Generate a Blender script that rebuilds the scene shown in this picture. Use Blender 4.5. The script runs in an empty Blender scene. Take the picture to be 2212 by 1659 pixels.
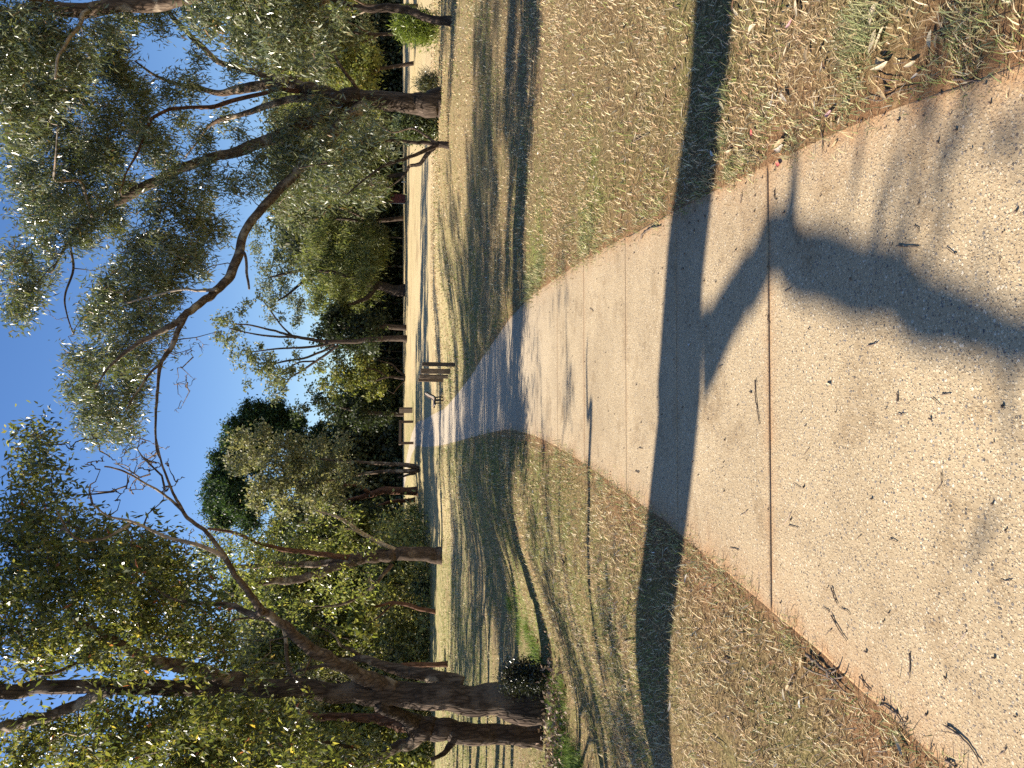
import bpy, bmesh, math, random
import numpy as np
from mathutils import Vector, Matrix

random.seed(7)
RNG = np.random.default_rng(11)
scene = bpy.context.scene
COL = scene.collection

# ------------------------------------------------------------------ camera, sky, sun, exposure
# The photograph is stored turned a quarter: up in the place is towards the picture's short (first) side.
FP = 1661.0                      # focal length in reference pixels (2212 x 1659)
CAM_H = 1.5
PITCH = math.atan((1106 - 893) / FP)
CP, SP = math.cos(PITCH), math.sin(PITCH)
cam_data = bpy.data.cameras.new("camera")
cam_data.sensor_width = 36.0
cam_data.lens = 36.0 * FP / 2212.0
cam_data.clip_start = 0.05
cam_data.clip_end = 3000
cam = bpy.data.objects.new("camera", cam_data)
COL.objects.link(cam)
M = Matrix(((0, 1, 0), (-SP, 0, -CP), (-CP, 0, SP)))     # columns: picture right, picture up, backwards
cam.matrix_world = Matrix.Translation((0, 0, CAM_H)) @ M.to_4x4()
scene.camera = cam

SUN_EL = math.radians(35.0)
SUN_AZ = math.radians(13.0)      # how far the sun stands beyond the camera's side plane
TO_SUN = Vector((-math.cos(SUN_EL) * math.cos(SUN_AZ), math.cos(SUN_EL) * math.sin(SUN_AZ), math.sin(SUN_EL)))
world = bpy.data.worlds.new("World")
scene.world = world
world.use_nodes = True
wn = world.node_tree
wn.nodes.clear()
sky = wn.nodes.new("ShaderNodeTexSky")
sky.sky_type = 'NISHITA'
sky.sun_disc = False
sky.sun_elevation = SUN_EL
sky.sun_rotation = math.atan2(TO_SUN.x, TO_SUN.y)
sky.air_density = 1.0
sky.dust_density = 0.3
sky.ozone_density = 1.0
bg = wn.nodes.new("ShaderNodeBackground")
bg.inputs[1].default_value = 0.06
wo = wn.nodes.new("ShaderNodeOutputWorld")
hs = wn.nodes.new("ShaderNodeHueSaturation")       # the camera's vivid rendering of a clear winter sky
hs.inputs["Hue"].default_value = 0.511
hs.inputs["Saturation"].default_value = 1.3
hs.inputs["Value"].default_value = 1.2
wn.links.new(sky.outputs[0], hs.inputs["Color"])
wn.links.new(hs.outputs[0], bg.inputs[0])
wn.links.new(bg.outputs[0], wo.inputs[0])

sun_data = bpy.data.lights.new("sun", 'SUN')
sun_data.energy = 5.0
sun_data.angle = math.radians(0.53)
sun_data.color = (1.0, 0.91, 0.77)
sun = bpy.data.objects.new("sun", sun_data)
sun.rotation_euler = TO_SUN.to_track_quat('Z', 'Y').to_euler()
sun.location = (-20, 10, 30)
COL.objects.link(sun)

scene.view_settings.view_transform = 'Standard'
scene.view_settings.look = 'None'
scene.view_settings.gamma = 1.0
scene.view_settings.use_curve_mapping = False
scene.view_settings.exposure = 1.25
scene.render.engine = 'CYCLES'
scene.cycles.max_bounces = 6
scene.cycles.diffuse_bounces = 3
scene.cycles.transmission_bounces = 4
scene.cycles.transparent_max_bounces = 4
scene.cycles.caustics_reflective = False
scene.cycles.caustics_refractive = False
scene.cycles.use_denoising = False

# ------------------------------------------------------------------ from the photograph to the ground
def ray(ix, iy):
    u = 829.5 - iy
    v = ix - 1106.0
    return np.array((u, FP * CP - v * SP, -FP * SP - v * CP))

def at(ix, iy, Y):
    d = ray(ix, iy)
    t = Y / d[1]
    return np.array((0, 0, CAM_H)) + d * t

def pxsize(ix, iy, Y):
    return Y / ray(ix, iy)[1]

def on_plane(ix, iy, z=0.0):
    d = ray(ix, iy)
    t = (z - CAM_H) / d[2]
    return np.array((0, 0, CAM_H)) + d * t

def S(x):
    x = np.clip(x, 0, 1)
    return x * x * (3 - 2 * x)

R_EDGE = [(2212,128),(2041,187),(1875,245),(1735,312),(1681,340),(1581,392),(1488,436),(1370,500),(1257,560),(1207,596),(1140,643),(1104,686),(1044,768),(1020,808),(994,843),(970,872)]
L_EDGE = [(2212,1812),(2008,1640),(1975,1585),(1875,1510),(1808,1448),(1735,1390),(1691,1335),(1591,1262),(1475,1158),(1370,1080),(1270,1008),(1230,982),(1174,950),(1137,936),(1104,930),(1070,933),(1020,945),(964,960)]
def edge_arr(E):
    a = np.array([on_plane(*p)[:2] for p in E])
    return a[np.argsort(a[:, 1])]
RE, LE = edge_arr(R_EDGE), edge_arr(L_EDGE)
FAR_L = [(48, -3.9), (56, -4.6), (64, -5.0), (75, -6.8), (90, -11.0), (110, -18.0)]
def with_far(a, w):
    a = a[a[:, 1] < 42]
    near = a[:2]
    sl = (a[2, 0] - a[0, 0]) / (a[2, 1] - a[0, 1])
    first = np.array([[a[0, 0] + sl * (-20 - a[0, 1]), -20.0]])
    far = np.array([[x + w, y] for y, x in FAR_L])
    return np.vstack([first, a, far])
LE, RE = with_far(LE, 0.0), with_far(RE, 1.95)
def smooth_edge(a):
    ys = np.concatenate([np.arange(-20, 12, 0.1), np.arange(12, 110, 0.25)])
    xs = np.interp(ys, a[:, 1], a[:, 0])
    out = xs.copy()
    for i, y in enumerate(ys):
        s = 0.35 + 0.05 * max(y, 0)
        w = np.exp(-((ys - y) / s) ** 2)
        out[i] = (w * xs).sum() / w.sum()
    return ys, out
LY, LX = smooth_edge(LE)
RY, RX = smooth_edge(RE)
def xl(y): return np.interp(y, LY, LX)
def xr(y): return np.interp(y, RY, RX)

# value noise
_H = RNG.random((256, 256))
def vnoise(x, y):
    x = np.asarray(x, float); y = np.asarray(y, float)
    xi = np.floor(x).astype(int); yi = np.floor(y).astype(int)
    fx = S(x - xi); fy = S(y - yi)
    a = _H[xi & 255, yi & 255]; b = _H[(xi + 1) & 255, yi & 255]
    c = _H[xi & 255, (yi + 1) & 255]; d = _H[(xi + 1) & 255, (yi + 1) & 255]
    return (a * (1 - fx) + b * fx) * (1 - fy) + (c * (1 - fx) + d * fx) * fy
def fbm(x, y, o=4):
    s = 0; a = 0.5
    x = np.asarray(x, float); y = np.asarray(y, float)
    for k in range(o):
        s = s + a * vnoise(x * 2 ** k + 17 * k, y * 2 ** k + 5 * k); a *= 0.5
    return s / (1 - 0.5 ** o)

def base_z(x, y):
    y = np.asarray(y, float)
    g = 0.0456 * np.maximum(y - 38, 0)
    g = np.where(g > 2.85, 2.85 + (g - 2.85) * 0.12, g)
    return g
def terrain(x, y):
    x = np.asarray(x, float); y = np.asarray(y, float)
    z = base_z(x, y)
    dl = np.maximum(xl(y) - x, 0); dr = np.maximum(x - xr(y), 0)
    amp = 0.72 - 0.50 * S((y - 12) / 20)
    z = z - amp * S(S(dl / 5.0) ** 0.9) * S((y + 2) / 4 + 0.3)
    z = z + 0.62 * S((y - 9) / 15) * S((dr - 0.5) / 6.5) * (1 - S((y - 28) / 30))
    off = np.clip(np.maximum(dl, dr) / 0.6, 0, 1)
    z = z + off * ((fbm(x * 0.45, y * 0.45, 4) - 0.5) * 0.16 + 0.012)
    return z
def tz(x, y): return float(terrain(np.array([x]), np.array([y]))[0])

def hit(ix, iy):
    d = ray(ix, iy)
    ys = np.concatenate([np.arange(1.0, 40, 0.02), np.arange(40, 160, 0.1)])
    t = ys / d[1]
    z = CAM_H + d[2] * t
    x = d[0] * t
    below = np.where(z <= terrain(x, ys))[0]
    i = below[0] if len(below) else len(ys) - 1
    return np.array((x[i], ys[i], float(terrain(x[i:i+1], ys[i:i+1])[0])))

# ------------------------------------------------------------------ mesh helpers
def mesh_np(name, V, faces, cols=None, smooth=False, attrs=None):
    """faces: list of int arrays (n,k)"""
    me = bpy.data.meshes.new(name)
    V = np.asarray(V, np.float32)
    me.vertices.add(len(V))
    me.vertices.foreach_set("co", V.ravel())
    loops = np.concatenate([f.ravel() for f in faces]).astype(np.int32)
    sizes = np.concatenate([np.full(len(f), f.shape[1], np.int32) for f in faces])
    starts = np.concatenate([[0], np.cumsum(sizes)[:-1]]).astype(np.int32)
    me.loops.add(len(loops))
    me.loops.foreach_set("vertex_index", loops)
    me.polygons.add(len(sizes))
    me.polygons.foreach_set("loop_start", starts)
    me.polygons.foreach_set("loop_total", sizes)
    if smooth:
        me.polygons.foreach_set("use_smooth", np.ones(len(sizes), bool))
    me.update(calc_edges=True)
    if cols is not None:
        a = me.color_attributes.new("col", 'FLOAT_COLOR', 'POINT')
        c = np.ones((len(V), 4), np.float32); c[:, :3] = cols
        a.data.foreach_set("color", c.ravel())
    for k, arr in (attrs or {}).items():
        a = me.attributes.new(k, 'FLOAT', 'POINT')
        a.data.foreach_set("value", np.asarray(arr, np.float32))
    return me

def link(name, me, mat=None, parent=None, loc=None):
    o = bpy.data.objects.new(name, me)
    COL.objects.link(o)
    if mat is not None and me is not None and not me.materials:
        me.materials.append(mat)
    if parent is not None:
        o.parent = parent
    if loc is not None:
        o.location = loc
    return o

def tag(o, label=None, cat=None, group=None, kind=None):
    if label: o["label"] = label
    if cat: o["category"] = cat
    if group: o["group"] = group
    if kind: o["kind"] = kind
    return o

def empty(name, loc, label, cat, group=None, rz=0.0):
    o = bpy.data.objects.new(name, None)
    o.empty_display_size = 0.2
    o.location = loc
    o.rotation_euler = (0, 0, rz)
    COL.objects.link(o)
    return tag(o, label, cat, group)

def catmull(P, n=5):
    P = np.asarray(P, float)
    if len(P) < 3:
        t = np.linspace(0, 1, n + 1)[:, None]
        return P[0] * (1 - t) + P[-1] * t
    Q = np.vstack([2 * P[0] - P[1], P, 2 * P[-1] - P[-2]])
    out = []
    for i in range(1, len(Q) - 2):
        p0, p1, p2, p3 = Q[i - 1], Q[i], Q[i + 1], Q[i + 2]
        for t in np.linspace(0, 1, n, endpoint=False):
            out.append(0.5 * (2 * p1 + (p2 - p0) * t + (2 * p0 - 5 * p1 + 4 * p2 - p3) * t * t + (3 * p1 - p0 - 3 * p2 + p3) * t ** 3))
    out.append(P[-1])
    return np.array(out)

def tube(P, R, sides=8, rough=0.0, cap=True, seed=0):
    """P (n,3), R (n,) -> verts, faces(list)"""
    P = np.asarray(P, float); R = np.asarray(R, float)
    n = len(P)
    T = np.gradient(P, axis=0)
    T /= np.linalg.norm(T, axis=1)[:, None] + 1e-9
    ref = np.array((0.0, 1.0, 0.13)); ref /= np.linalg.norm(ref)
    if abs(T[0] @ ref) > 0.9: ref = np.array((1.0, 0.1, 0.05))
    A = np.empty_like(T)
    a = np.cross(T[0], ref); A[0] = a / (np.linalg.norm(a) + 1e-9)
    for i in range(1, n):
        a = A[i - 1] - T[i] * (A[i - 1] @ T[i])
        A[i] = a / (np.linalg.norm(a) + 1e-9)
    B = np.cross(T, A)
    ang = np.linspace(0, 2 * np.pi, sides, endpoint=False)
    ca, sa = np.cos(ang), np.sin(ang)
    rr = np.repeat(R[:, None], sides, 1)
    if rough:
        r = np.random.default_rng(seed)
        w = r.standard_normal((n, sides))
        for _ in range(3):
            w = (np.vstack([w[:1], w[:-1]]) + 2 * w + np.vstack([w[1:], w[-1:]])) / 4
        rr = rr * (1 + rough * r.standard_normal((1, sides)) * 0.8 + rough * w * 1.5)
    V = P[:, None, :] + rr[..., None] * (A[:, None, :] * ca[None, :, None] + B[:, None, :] * sa[None, :, None])
    V = V.reshape(-1, 3)
    i = np.arange(n - 1)[:, None] * sides
    j = np.arange(sides)[None, :]
    jn = (j + 1) % sides
    F = np.stack([i + j, i + jn, i + sides + jn, i + sides + j], -1).reshape(-1, 4)
    faces = [F]
    if cap:
        faces.append(np.arange(sides)[None, ::-1].copy())
        faces.append((np.arange(sides) + (n - 1) * sides)[None, :])
    return V, faces

def join_parts(parts):
    """list of (V, faces) -> V, faces grouped by k"""
    Vs, by, off = [], {}, 0
    for V, fs in parts:
        for f in fs:
            by.setdefault(f.shape[1], []).append(f + off)
        Vs.append(V); off += len(V)
    return np.vstack(Vs), [np.vstack(v) for v in by.values()]

# ------------------------------------------------------------------ materials
def new_mat(name):
    m = bpy.data.materials.new(name)
    m.use_nodes = True
    nt = m.node_tree
    nt.nodes.clear()
    return m, nt, nt.nodes, nt.links

def N(nodes, t, **kw):
    n = nodes.new(t)
    for k, v in kw.items():
        setattr(n, k, v)
    return n

def ramp(nodes, stops, interp='LINEAR'):
    r = nodes.new("ShaderNodeValToRGB")
    r.color_ramp.interpolation = interp
    e = r.color_ramp.elements
    while len(e) > 1: e.remove(e[-1])
    e[0].position = stops[0][0]; e[0].color = (*stops[0][1], 1)
    for p, c in stops[1:]:
        x = e.new(p); x.color = (*c, 1)
    return r

def noise_node(nodes, links, vec, scale, detail=4, rough=0.6):
    n = nodes.new("ShaderNodeTexNoise")
    n.inputs["Scale"].default_value = scale
    n.inputs["Detail"].default_value = detail
    n.inputs["Roughness"].default_value = rough
    links.new(vec, n.inputs["Vector"])
    return n

def mixc(nodes, links, fac, a, b, blend='MIX'):
    m = nodes.new("ShaderNodeMix")
    m.data_type = 'RGBA'; m.blend_type = blend
    for sock, val in ((m.inputs[0], fac), (m.inputs[6], a), (m.inputs[7], b)):
        if isinstance(val, (int, float)): sock.default_value = val
        elif isinstance(val, tuple): sock.default_value = (*val, 1)
        else: links.new(val, sock)
    return m.outputs[2]

def world_pos(nodes):
    return nodes.new("ShaderNodeNewGeometry").outputs["Position"]

def mat_leaf(name, transl=0.35, rough=0.42, spec=0.5, tcol=(1.15, 1.25, 0.55)):
    m, nt, nd, lk = new_mat(name)
    at_ = N(nd, "ShaderNodeAttribute", attribute_name="col")
    pb = nd.new("ShaderNodeBsdfPrincipled")
    pb.inputs["Roughness"].default_value = rough
    pb.inputs["Specular IOR Level"].default_value = spec
    lk.new(at_.outputs["Color"], pb.inputs["Base Color"])
    tr = nd.new("ShaderNodeBsdfTranslucent")
    tc = mixc(nd, lk, 1.0, at_.outputs["Color"], tcol, 'MULTIPLY')
    lk.new(tc, tr.inputs["Color"])
    mx = nd.new("ShaderNodeMixShader"); mx.inputs[0].default_value = transl
    lk.new(pb.outputs[0], mx.inputs[1]); lk.new(tr.outputs[0], mx.inputs[2])
    out = nd.new("ShaderNodeOutputMaterial"); lk.new(mx.outputs[0], out.inputs[0])
    return m

def mat_bark(name, c1, c2, c3, scale=9.0, stretch=0.16, bump=0.6, patch=None):
    m, nt, nd, lk = new_mat(name)
    pos = world_pos(nd)
    mp = nd.new("ShaderNodeMapping"); mp.inputs["Scale"].default_value = (1, 1, stretch)
    lk.new(pos, mp.inputs["Vector"])
    n1 = noise_node(nd, lk, mp.outputs[0], scale, 6, 0.65)
    n2 = noise_node(nd, lk, pos, 1.7, 3)
    vo = nd.new("ShaderNodeTexVoronoi"); vo.feature = 'DISTANCE_TO_EDGE'; vo.inputs["Scale"].default_value = scale * 1.6
    lk.new(mp.outputs[0], vo.inputs["Vector"])
    r = ramp(nd, [(0.30, c1), (0.50, c2), (0.70, c3)])
    lk.new(n1.outputs["Fac"], r.inputs[0])
    rv = ramp(nd, [(0.0, (0.35, 0.33, 0.32)), (0.18, (1, 1, 1))])
    lk.new(vo.outputs["Distance"], rv.inputs[0])
    col = mixc(nd, lk, 0.8, r.outputs[0], rv.outputs[0], 'MULTIPLY')
    if patch:
        rp = ramp(nd, [(0.53, (0, 0, 0)), (0.63, (1, 1, 1))]); lk.new(n2.outputs["Fac"], rp.inputs[0])
        col = mixc(nd, lk, rp.outputs[0], col, patch)
    b = nd.new("ShaderNodeBump"); b.inputs["Strength"].default_value = bump; b.inputs["Distance"].default_value = 0.03
    ad = nd.new("ShaderNodeMath"); ad.operation = 'ADD'
    lk.new(n1.outputs["Fac"], ad.inputs[0]); lk.new(rv.outputs[0], ad.inputs[1])
    lk.new(ad.outputs[0], b.inputs["Height"])
    pb = nd.new("ShaderNodeBsdfPrincipled"); pb.inputs["Roughness"].default_value = 0.9
    pb.inputs["Specular IOR Level"].default_value = 0.2
    lk.new(col, pb.inputs["Base Color"]); lk.new(b.outputs[0], pb.inputs["Normal"])
    out = nd.new("ShaderNodeOutputMaterial"); lk.new(pb.outputs[0], out.inputs[0])
    return m

def mat_attr(name, rough=0.8, spec=0.2, transl=0.0):
    m, nt, nd, lk = new_mat(name)
    at_ = N(nd, "ShaderNodeAttribute", attribute_name="col")
    pb = nd.new("ShaderNodeBsdfPrincipled")
    pb.inputs["Roughness"].default_value = rough
    pb.inputs["Specular IOR Level"].default_value = spec
    lk.new(at_.outputs["Color"], pb.inputs["Base Color"])
    sh = pb.outputs[0]
    if transl:
        tr = nd.new("ShaderNodeBsdfTranslucent"); lk.new(at_.outputs["Color"], tr.inputs["Color"])
        mx = nd.new("ShaderNodeMixShader"); mx.inputs[0].default_value = transl
        lk.new(sh, mx.inputs[1]); lk.new(tr.outputs[0], mx.inputs[2]); sh = mx.outputs[0]
    out = nd.new("ShaderNodeOutputMaterial"); lk.new(sh, out.inputs[0])
    return m

def mat_simple(name, c1, c2, scale=20, rough=0.7, stretch=(1, 1, 1), bump=0.2, metallic=0.0):
    m, nt, nd, lk = new_mat(name)
    tcn = nd.new("ShaderNodeTexCoord")
    mp = nd.new("ShaderNodeMapping"); mp.inputs["Scale"].default_value = stretch
    lk.new(tcn.outputs["Object"], mp.inputs["Vector"])
    n1 = noise_node(nd, lk, mp.outputs[0], scale, 5, 0.65)
    r = ramp(nd, [(0.33, c1), (0.67, c2)]); lk.new(n1.outputs["Fac"], r.inputs[0])
    b = nd.new("ShaderNodeBump"); b.inputs["Strength"].default_value = bump; b.inputs["Distance"].default_value = 0.01
    lk.new(n1.outputs["Fac"], b.inputs["Height"])
    pb = nd.new("ShaderNodeBsdfPrincipled"); pb.inputs["Roughness"].default_value = rough
    pb.inputs["Metallic"].default_value = metallic
    lk.new(r.outputs[0], pb.inputs["Base Color"]); lk.new(b.outputs[0], pb.inputs["Normal"])
    out = nd.new("ShaderNodeOutputMaterial"); lk.new(pb.outputs[0], out.inputs[0])
    return m

def mat_ground():
    m, nt, nd, lk = new_mat("dry_lawn")
    pos = world_pos(nd)
    big = noise_node(nd, lk, pos, 0.35, 5, 0.6)
    mid = noise_node(nd, lk, pos, 3.0, 6, 0.65)
    fine = noise_node(nd, lk, pos, 45.0, 6, 0.75)
    grit = noise_node(nd, lk, pos, 160.0, 3, 0.7)
    straw = ramp(nd, [(0.32, (0.055, 0.036, 0.02)), (0.47, (0.19, 0.13, 0.066)), (0.60, (0.36, 0.26, 0.135)), (0.74, (0.56, 0.43, 0.25))])  # darkest tones paint the tiny shadows between blades into the ground
    lk.new(fine.outputs["Fac"], straw.inputs[0])
    g2 = ramp(nd, [(0.35, (0.55, 0.5, 0.45)), (0.6, (1.15, 1.12, 1.08))]); lk.new(grit.outputs["Fac"], g2.inputs[0])
    c = mixc(nd, lk, 0.85, straw.outputs[0], g2.outputs[0], 'MULTIPLY')
    # drier straw farther out, its extra paleness painting in sun caught by upright blades
    dry = N(nd, "ShaderNodeAttribute", attribute_name="dry")
    pale = ramp(nd, [(0.32, (0.34, 0.25, 0.125)), (0.50, (0.52, 0.40, 0.22)), (0.68, (0.68, 0.56, 0.34))]); lk.new(fine.outputs["Fac"], pale.inputs[0])
    c = mixc(nd, lk, dry.outputs["Fac"], c, pale.outputs[0])
    # green mask
    ag = N(nd, "ShaderNodeAttribute", attribute_name="green")
    gn = ramp(nd, [(0.35, (0.08, 0.095, 0.025)), (0.65, (0.27, 0.28, 0.085))]); lk.new(fine.outputs["Fac"], gn.inputs[0])
    md = ramp(nd, [(0.42, (0, 0, 0)), (0.66, (1, 1, 1))]); lk.new(mid.outputs["Fac"], md.inputs[0])
    mu = nd.new("ShaderNodeMath"); mu.operation = 'MULTIPLY'; mu.use_clamp = True
    mm = nd.new("ShaderNodeMath"); mm.operation = 'ADD'; mm.inputs[1].default_value = 0.25
    lk.new(md.outputs[0], mm.inputs[0])
    lk.new(ag.outputs["Fac"], mu.inputs[0]); lk.new(mm.outputs[0], mu.inputs[1])
    c = mixc(nd, lk, mu.outputs[0], c, gn.outputs[0])
    # reddish brown litter patches
    bd = ramp(nd, [(0.52, (0, 0, 0)), (0.70, (0.6, 0.6, 0.6))]); lk.new(big.outputs["Fac"], bd.inputs[0])
    br = ramp(nd, [(0.35, (0.11, 0.06, 0.032)), (0.6, (0.38, 0.25, 0.14))]); lk.new(fine.outputs["Fac"], br.inputs[0])
    c = mixc(nd, lk, bd.outputs[0], c, br.outputs[0])
    # bare soil beside the path
    so = N(nd, "ShaderNodeAttribute", attribute_name="soil")
    sc = ramp(nd, [(0.35, (0.17, 0.085, 0.04)), (0.65, (0.37, 0.215, 0.11))]); lk.new(fine.outputs["Fac"], sc.inputs[0])
    sm = nd.new("ShaderNodeMath"); sm.operation = 'MULTIPLY'; sm.use_clamp = True
    sr = ramp(nd, [(0.36, (0.2, 0.2, 0.2)), (0.56, (1.3, 1.3, 1.3))]); lk.new(mid.outputs["Fac"], sr.inputs[0])
    lk.new(so.outputs["Fac"], sm.inputs[0]); lk.new(sr.outputs[0], sm.inputs[1])
    c = mixc(nd, lk, sm.outputs[0], c, sc.outputs[0])
    b = nd.new("ShaderNodeBump"); b.inputs["Strength"].default_value = 0.9; b.inputs["Distance"].default_value = 0.03
    lk.new(fine.outputs["Fac"], b.inputs["Height"])
    pb = nd.new("ShaderNodeBsdfPrincipled"); pb.inputs["Roughness"].default_value = 0.95
    pb.inputs["Specular IOR Level"].default_value = 0.1
    lk.new(c, pb.inputs["Base Color"]); lk.new(b.outputs[0], pb.inputs["Normal"])
    out = nd.new("ShaderNodeOutputMaterial"); lk.new(pb.outputs[0], out.inputs[0])
    return m

def mat_path():
    m, nt, nd, lk = new_mat("exposed_aggregate")
    pos = world_pos(nd)
    # pebbles of two sizes in a sandy mortar
    cols, hs = None, []
    wob = noise_node(nd, lk, pos, 30.0, 2)
    mort = ramp(nd, [(0.3, (0.31, 0.238, 0.145)), (0.7, (0.47, 0.375, 0.245))])
    mn = noise_node(nd, lk, pos, 110.0, 4, 0.7); lk.new(mn.outputs["Fac"], mort.inputs[0])
    c = mort.outputs[0]
    for sc_, thr, a in ((85.0, 0.46, 1.0), (155.0, 0.44, 0.9)):
        vo = nd.new("ShaderNodeTexVoronoi"); vo.inputs["Scale"].default_value = sc_
        vo.inputs["Randomness"].default_value = 1.0
        lk.new(pos, vo.inputs["Vector"])
        sep = nd.new("ShaderNodeSeparateColor"); lk.new(vo.outputs["Color"], sep.inputs[0])
        pc = ramp(nd, [(0.0, (0.47, 0.375, 0.24)), (0.22, (0.58, 0.485, 0.34)), (0.40, (0.40, 0.305, 0.19)), (0.55, (0.51, 0.41, 0.27)),
                       (0.68, (0.27, 0.20, 0.125)), (0.80, (0.18, 0.165, 0.155)), (0.91, (0.09, 0.083, 0.08)), (0.955, (0.66, 0.585, 0.46))], 'CONSTANT')
        lk.new(sep.outputs[0], pc.inputs[0])
        mk = ramp(nd, [(thr - 0.10, (1, 1, 1)), (thr, (0, 0, 0))]); lk.new(vo.outputs["Distance"], mk.inputs[0])
        pick = nd.new("ShaderNodeMath"); pick.operation = 'GREATER_THAN'; pick.inputs[1].default_value = 0.25
        lk.new(sep.outputs[1], pick.inputs[0])
        mu = nd.new("ShaderNodeMath"); mu.operation = 'MULTIPLY'
        lk.new(mk.outputs[0], mu.inputs[0]); lk.new(pick.outputs[0], mu.inputs[1])
        c = mixc(nd, lk, mu.outputs[0], c, pc.outputs[0])
        hs.append(mu.outputs[0])
    big = noise_node(nd, lk, pos, 0.9, 5, 0.6)
    bt = ramp(nd, [(0.30, (0.80, 0.77, 0.73)), (0.65, (1.10, 1.08, 1.04))]); lk.new(big.outputs["Fac"], bt.inputs[0])
    c = mixc(nd, lk, 1.0, c, bt.outputs[0], 'MULTIPLY')
    # worn, darkened patches
    st = noise_node(nd, lk, pos, 2.3, 6, 0.72)
    stc = ramp(nd, [(0.33, (0.62, 0.57, 0.52)), (0.47, (1.0, 1.0, 1.0))]); lk.new(st.outputs["Fac"], stc.inputs[0])
    c = mixc(nd, lk, 0.75, c, stc.outputs[0], 'MULTIPLY')
    # far slabs are paler, older concrete
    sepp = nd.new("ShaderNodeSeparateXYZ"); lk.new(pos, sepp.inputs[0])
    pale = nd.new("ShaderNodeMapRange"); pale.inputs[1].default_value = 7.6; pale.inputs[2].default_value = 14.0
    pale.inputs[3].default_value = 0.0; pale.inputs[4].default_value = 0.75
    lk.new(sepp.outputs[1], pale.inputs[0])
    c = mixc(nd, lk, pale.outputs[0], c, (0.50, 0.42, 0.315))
    # washed soil along the edges and joints
    so = N(nd, "ShaderNodeAttribute", attribute_name="soil")
    en = noise_node(nd, lk, pos, 6.0, 6, 0.7)
    er = ramp(nd, [(0.30, (0.15, 0.15, 0.15)), (0.62, (1.45, 1.45, 1.45))]); lk.new(en.outputs["Fac"], er.inputs[0])
    sm = nd.new("ShaderNodeMath"); sm.operation = 'MULTIPLY'; sm.use_clamp = True
    lk.new(so.outputs["Fac"], sm.inputs[0]); lk.new(er.outputs[0], sm.inputs[1])
    sc = ramp(nd, [(0.35, (0.29, 0.165, 0.08)), (0.65, (0.44, 0.28, 0.15))]); lk.new(mn.outputs["Fac"], sc.inputs[0])
    c = mixc(nd, lk, sm.outputs[0], c, sc.outputs[0])
    ad = nd.new("ShaderNodeMath"); ad.operation = 'ADD'
    lk.new(hs[0], ad.inputs[0]); lk.new(hs[1], ad.inputs[1])
    b = nd.new("ShaderNodeBump"); b.inputs["Strength"].default_value = 0.55; b.inputs["Distance"].default_value = 0.004
    lk.new(ad.outputs[0], b.inputs["Height"])
    pb = nd.new("ShaderNodeBsdfPrincipled"); pb.inputs["Roughness"].default_value = 0.85
    pb.inputs["Specular IOR Level"].default_value = 0.25
    lk.new(c, pb.inputs["Base Color"]); lk.new(b.outputs[0], pb.inputs["Normal"])
    out = nd.new("ShaderNodeOutputMaterial"); lk.new(pb.outputs[0], out.inputs[0])
    return m

M_GROUND = mat_ground()
M_PATH = mat_path()
M_LEAF = mat_leaf("gum_leaf", 0.28, 0.30, 0.85)
M_LEAF_GREEN = mat_leaf("green_leaf", 0.45, 0.34, 0.55, (1.4, 1.45, 0.75))
M_LEAF_FAR = mat_leaf("far_leaf", 0.42, 0.5, 0.4, (1.15, 1.15, 0.65))
M_BARK_DARK = mat_bark("dark_furrowed_bark", (0.034, 0.024, 0.018), (0.078, 0.056, 0.042), (0.16, 0.12, 0.095), 9)
M_BARK_BROWN = mat_bark("brown_furrowed_bark", (0.04, 0.027, 0.019), (0.095, 0.064, 0.045), (0.17, 0.12, 0.088), 10, patch=(0.16, 0.115, 0.085))
M_BARK_LIMB = mat_bark("limb_bark", (0.07, 0.046, 0.032), (0.14, 0.095, 0.066), (0.26, 0.195, 0.145), 8, bump=0.35, patch=(0.34, 0.27, 0.20))
M_BARK_PALE = mat_bark("pale_smooth_bark", (0.22, 0.17, 0.13), (0.36, 0.29, 0.22), (0.52, 0.45, 0.37), 5, bump=0.2, patch=(0.42, 0.30, 0.20))
M_BARK_RED = mat_bark("reddish_bark", (0.07, 0.032, 0.02), (0.15, 0.07, 0.042), (0.25, 0.14, 0.09), 9)
M_BLADE = mat_attr("grass_blades", 0.7, 0.25, 0.25)
M_LITTER = mat_attr("leaf_litter_colours", 0.6, 0.35, 0.15)
M_TIMBER = mat_simple("weathered_timber", (0.05, 0.033, 0.023), (0.20, 0.142, 0.10), 12, 0.85, (6, 6, 0.5), 0.5)
M_BLACK = mat_simple("black_steel", (0.012, 0.012, 0.013), (0.03, 0.03, 0.03), 30, 0.45, bump=0.05)
M_SLAT = mat_simple("bench_slat_timber", (0.28, 0.20, 0.15), (0.42, 0.33, 0.27), 14, 0.7, (1, 0.2, 1))
M_STICK = mat_simple("dead_stick", (0.06, 0.04, 0.03), (0.20, 0.14, 0.10), 60, 0.85)
M_REDSIGN = mat_simple("dark_red_paint", (0.13, 0.022, 0.018), (0.20, 0.04, 0.03), 4, 0.6, bump=0.05)
M_PALEPAINT = mat_simple("pale_paint", (0.50, 0.46, 0.42), (0.66, 0.62, 0.58), 6, 0.6, bump=0.05)

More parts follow.
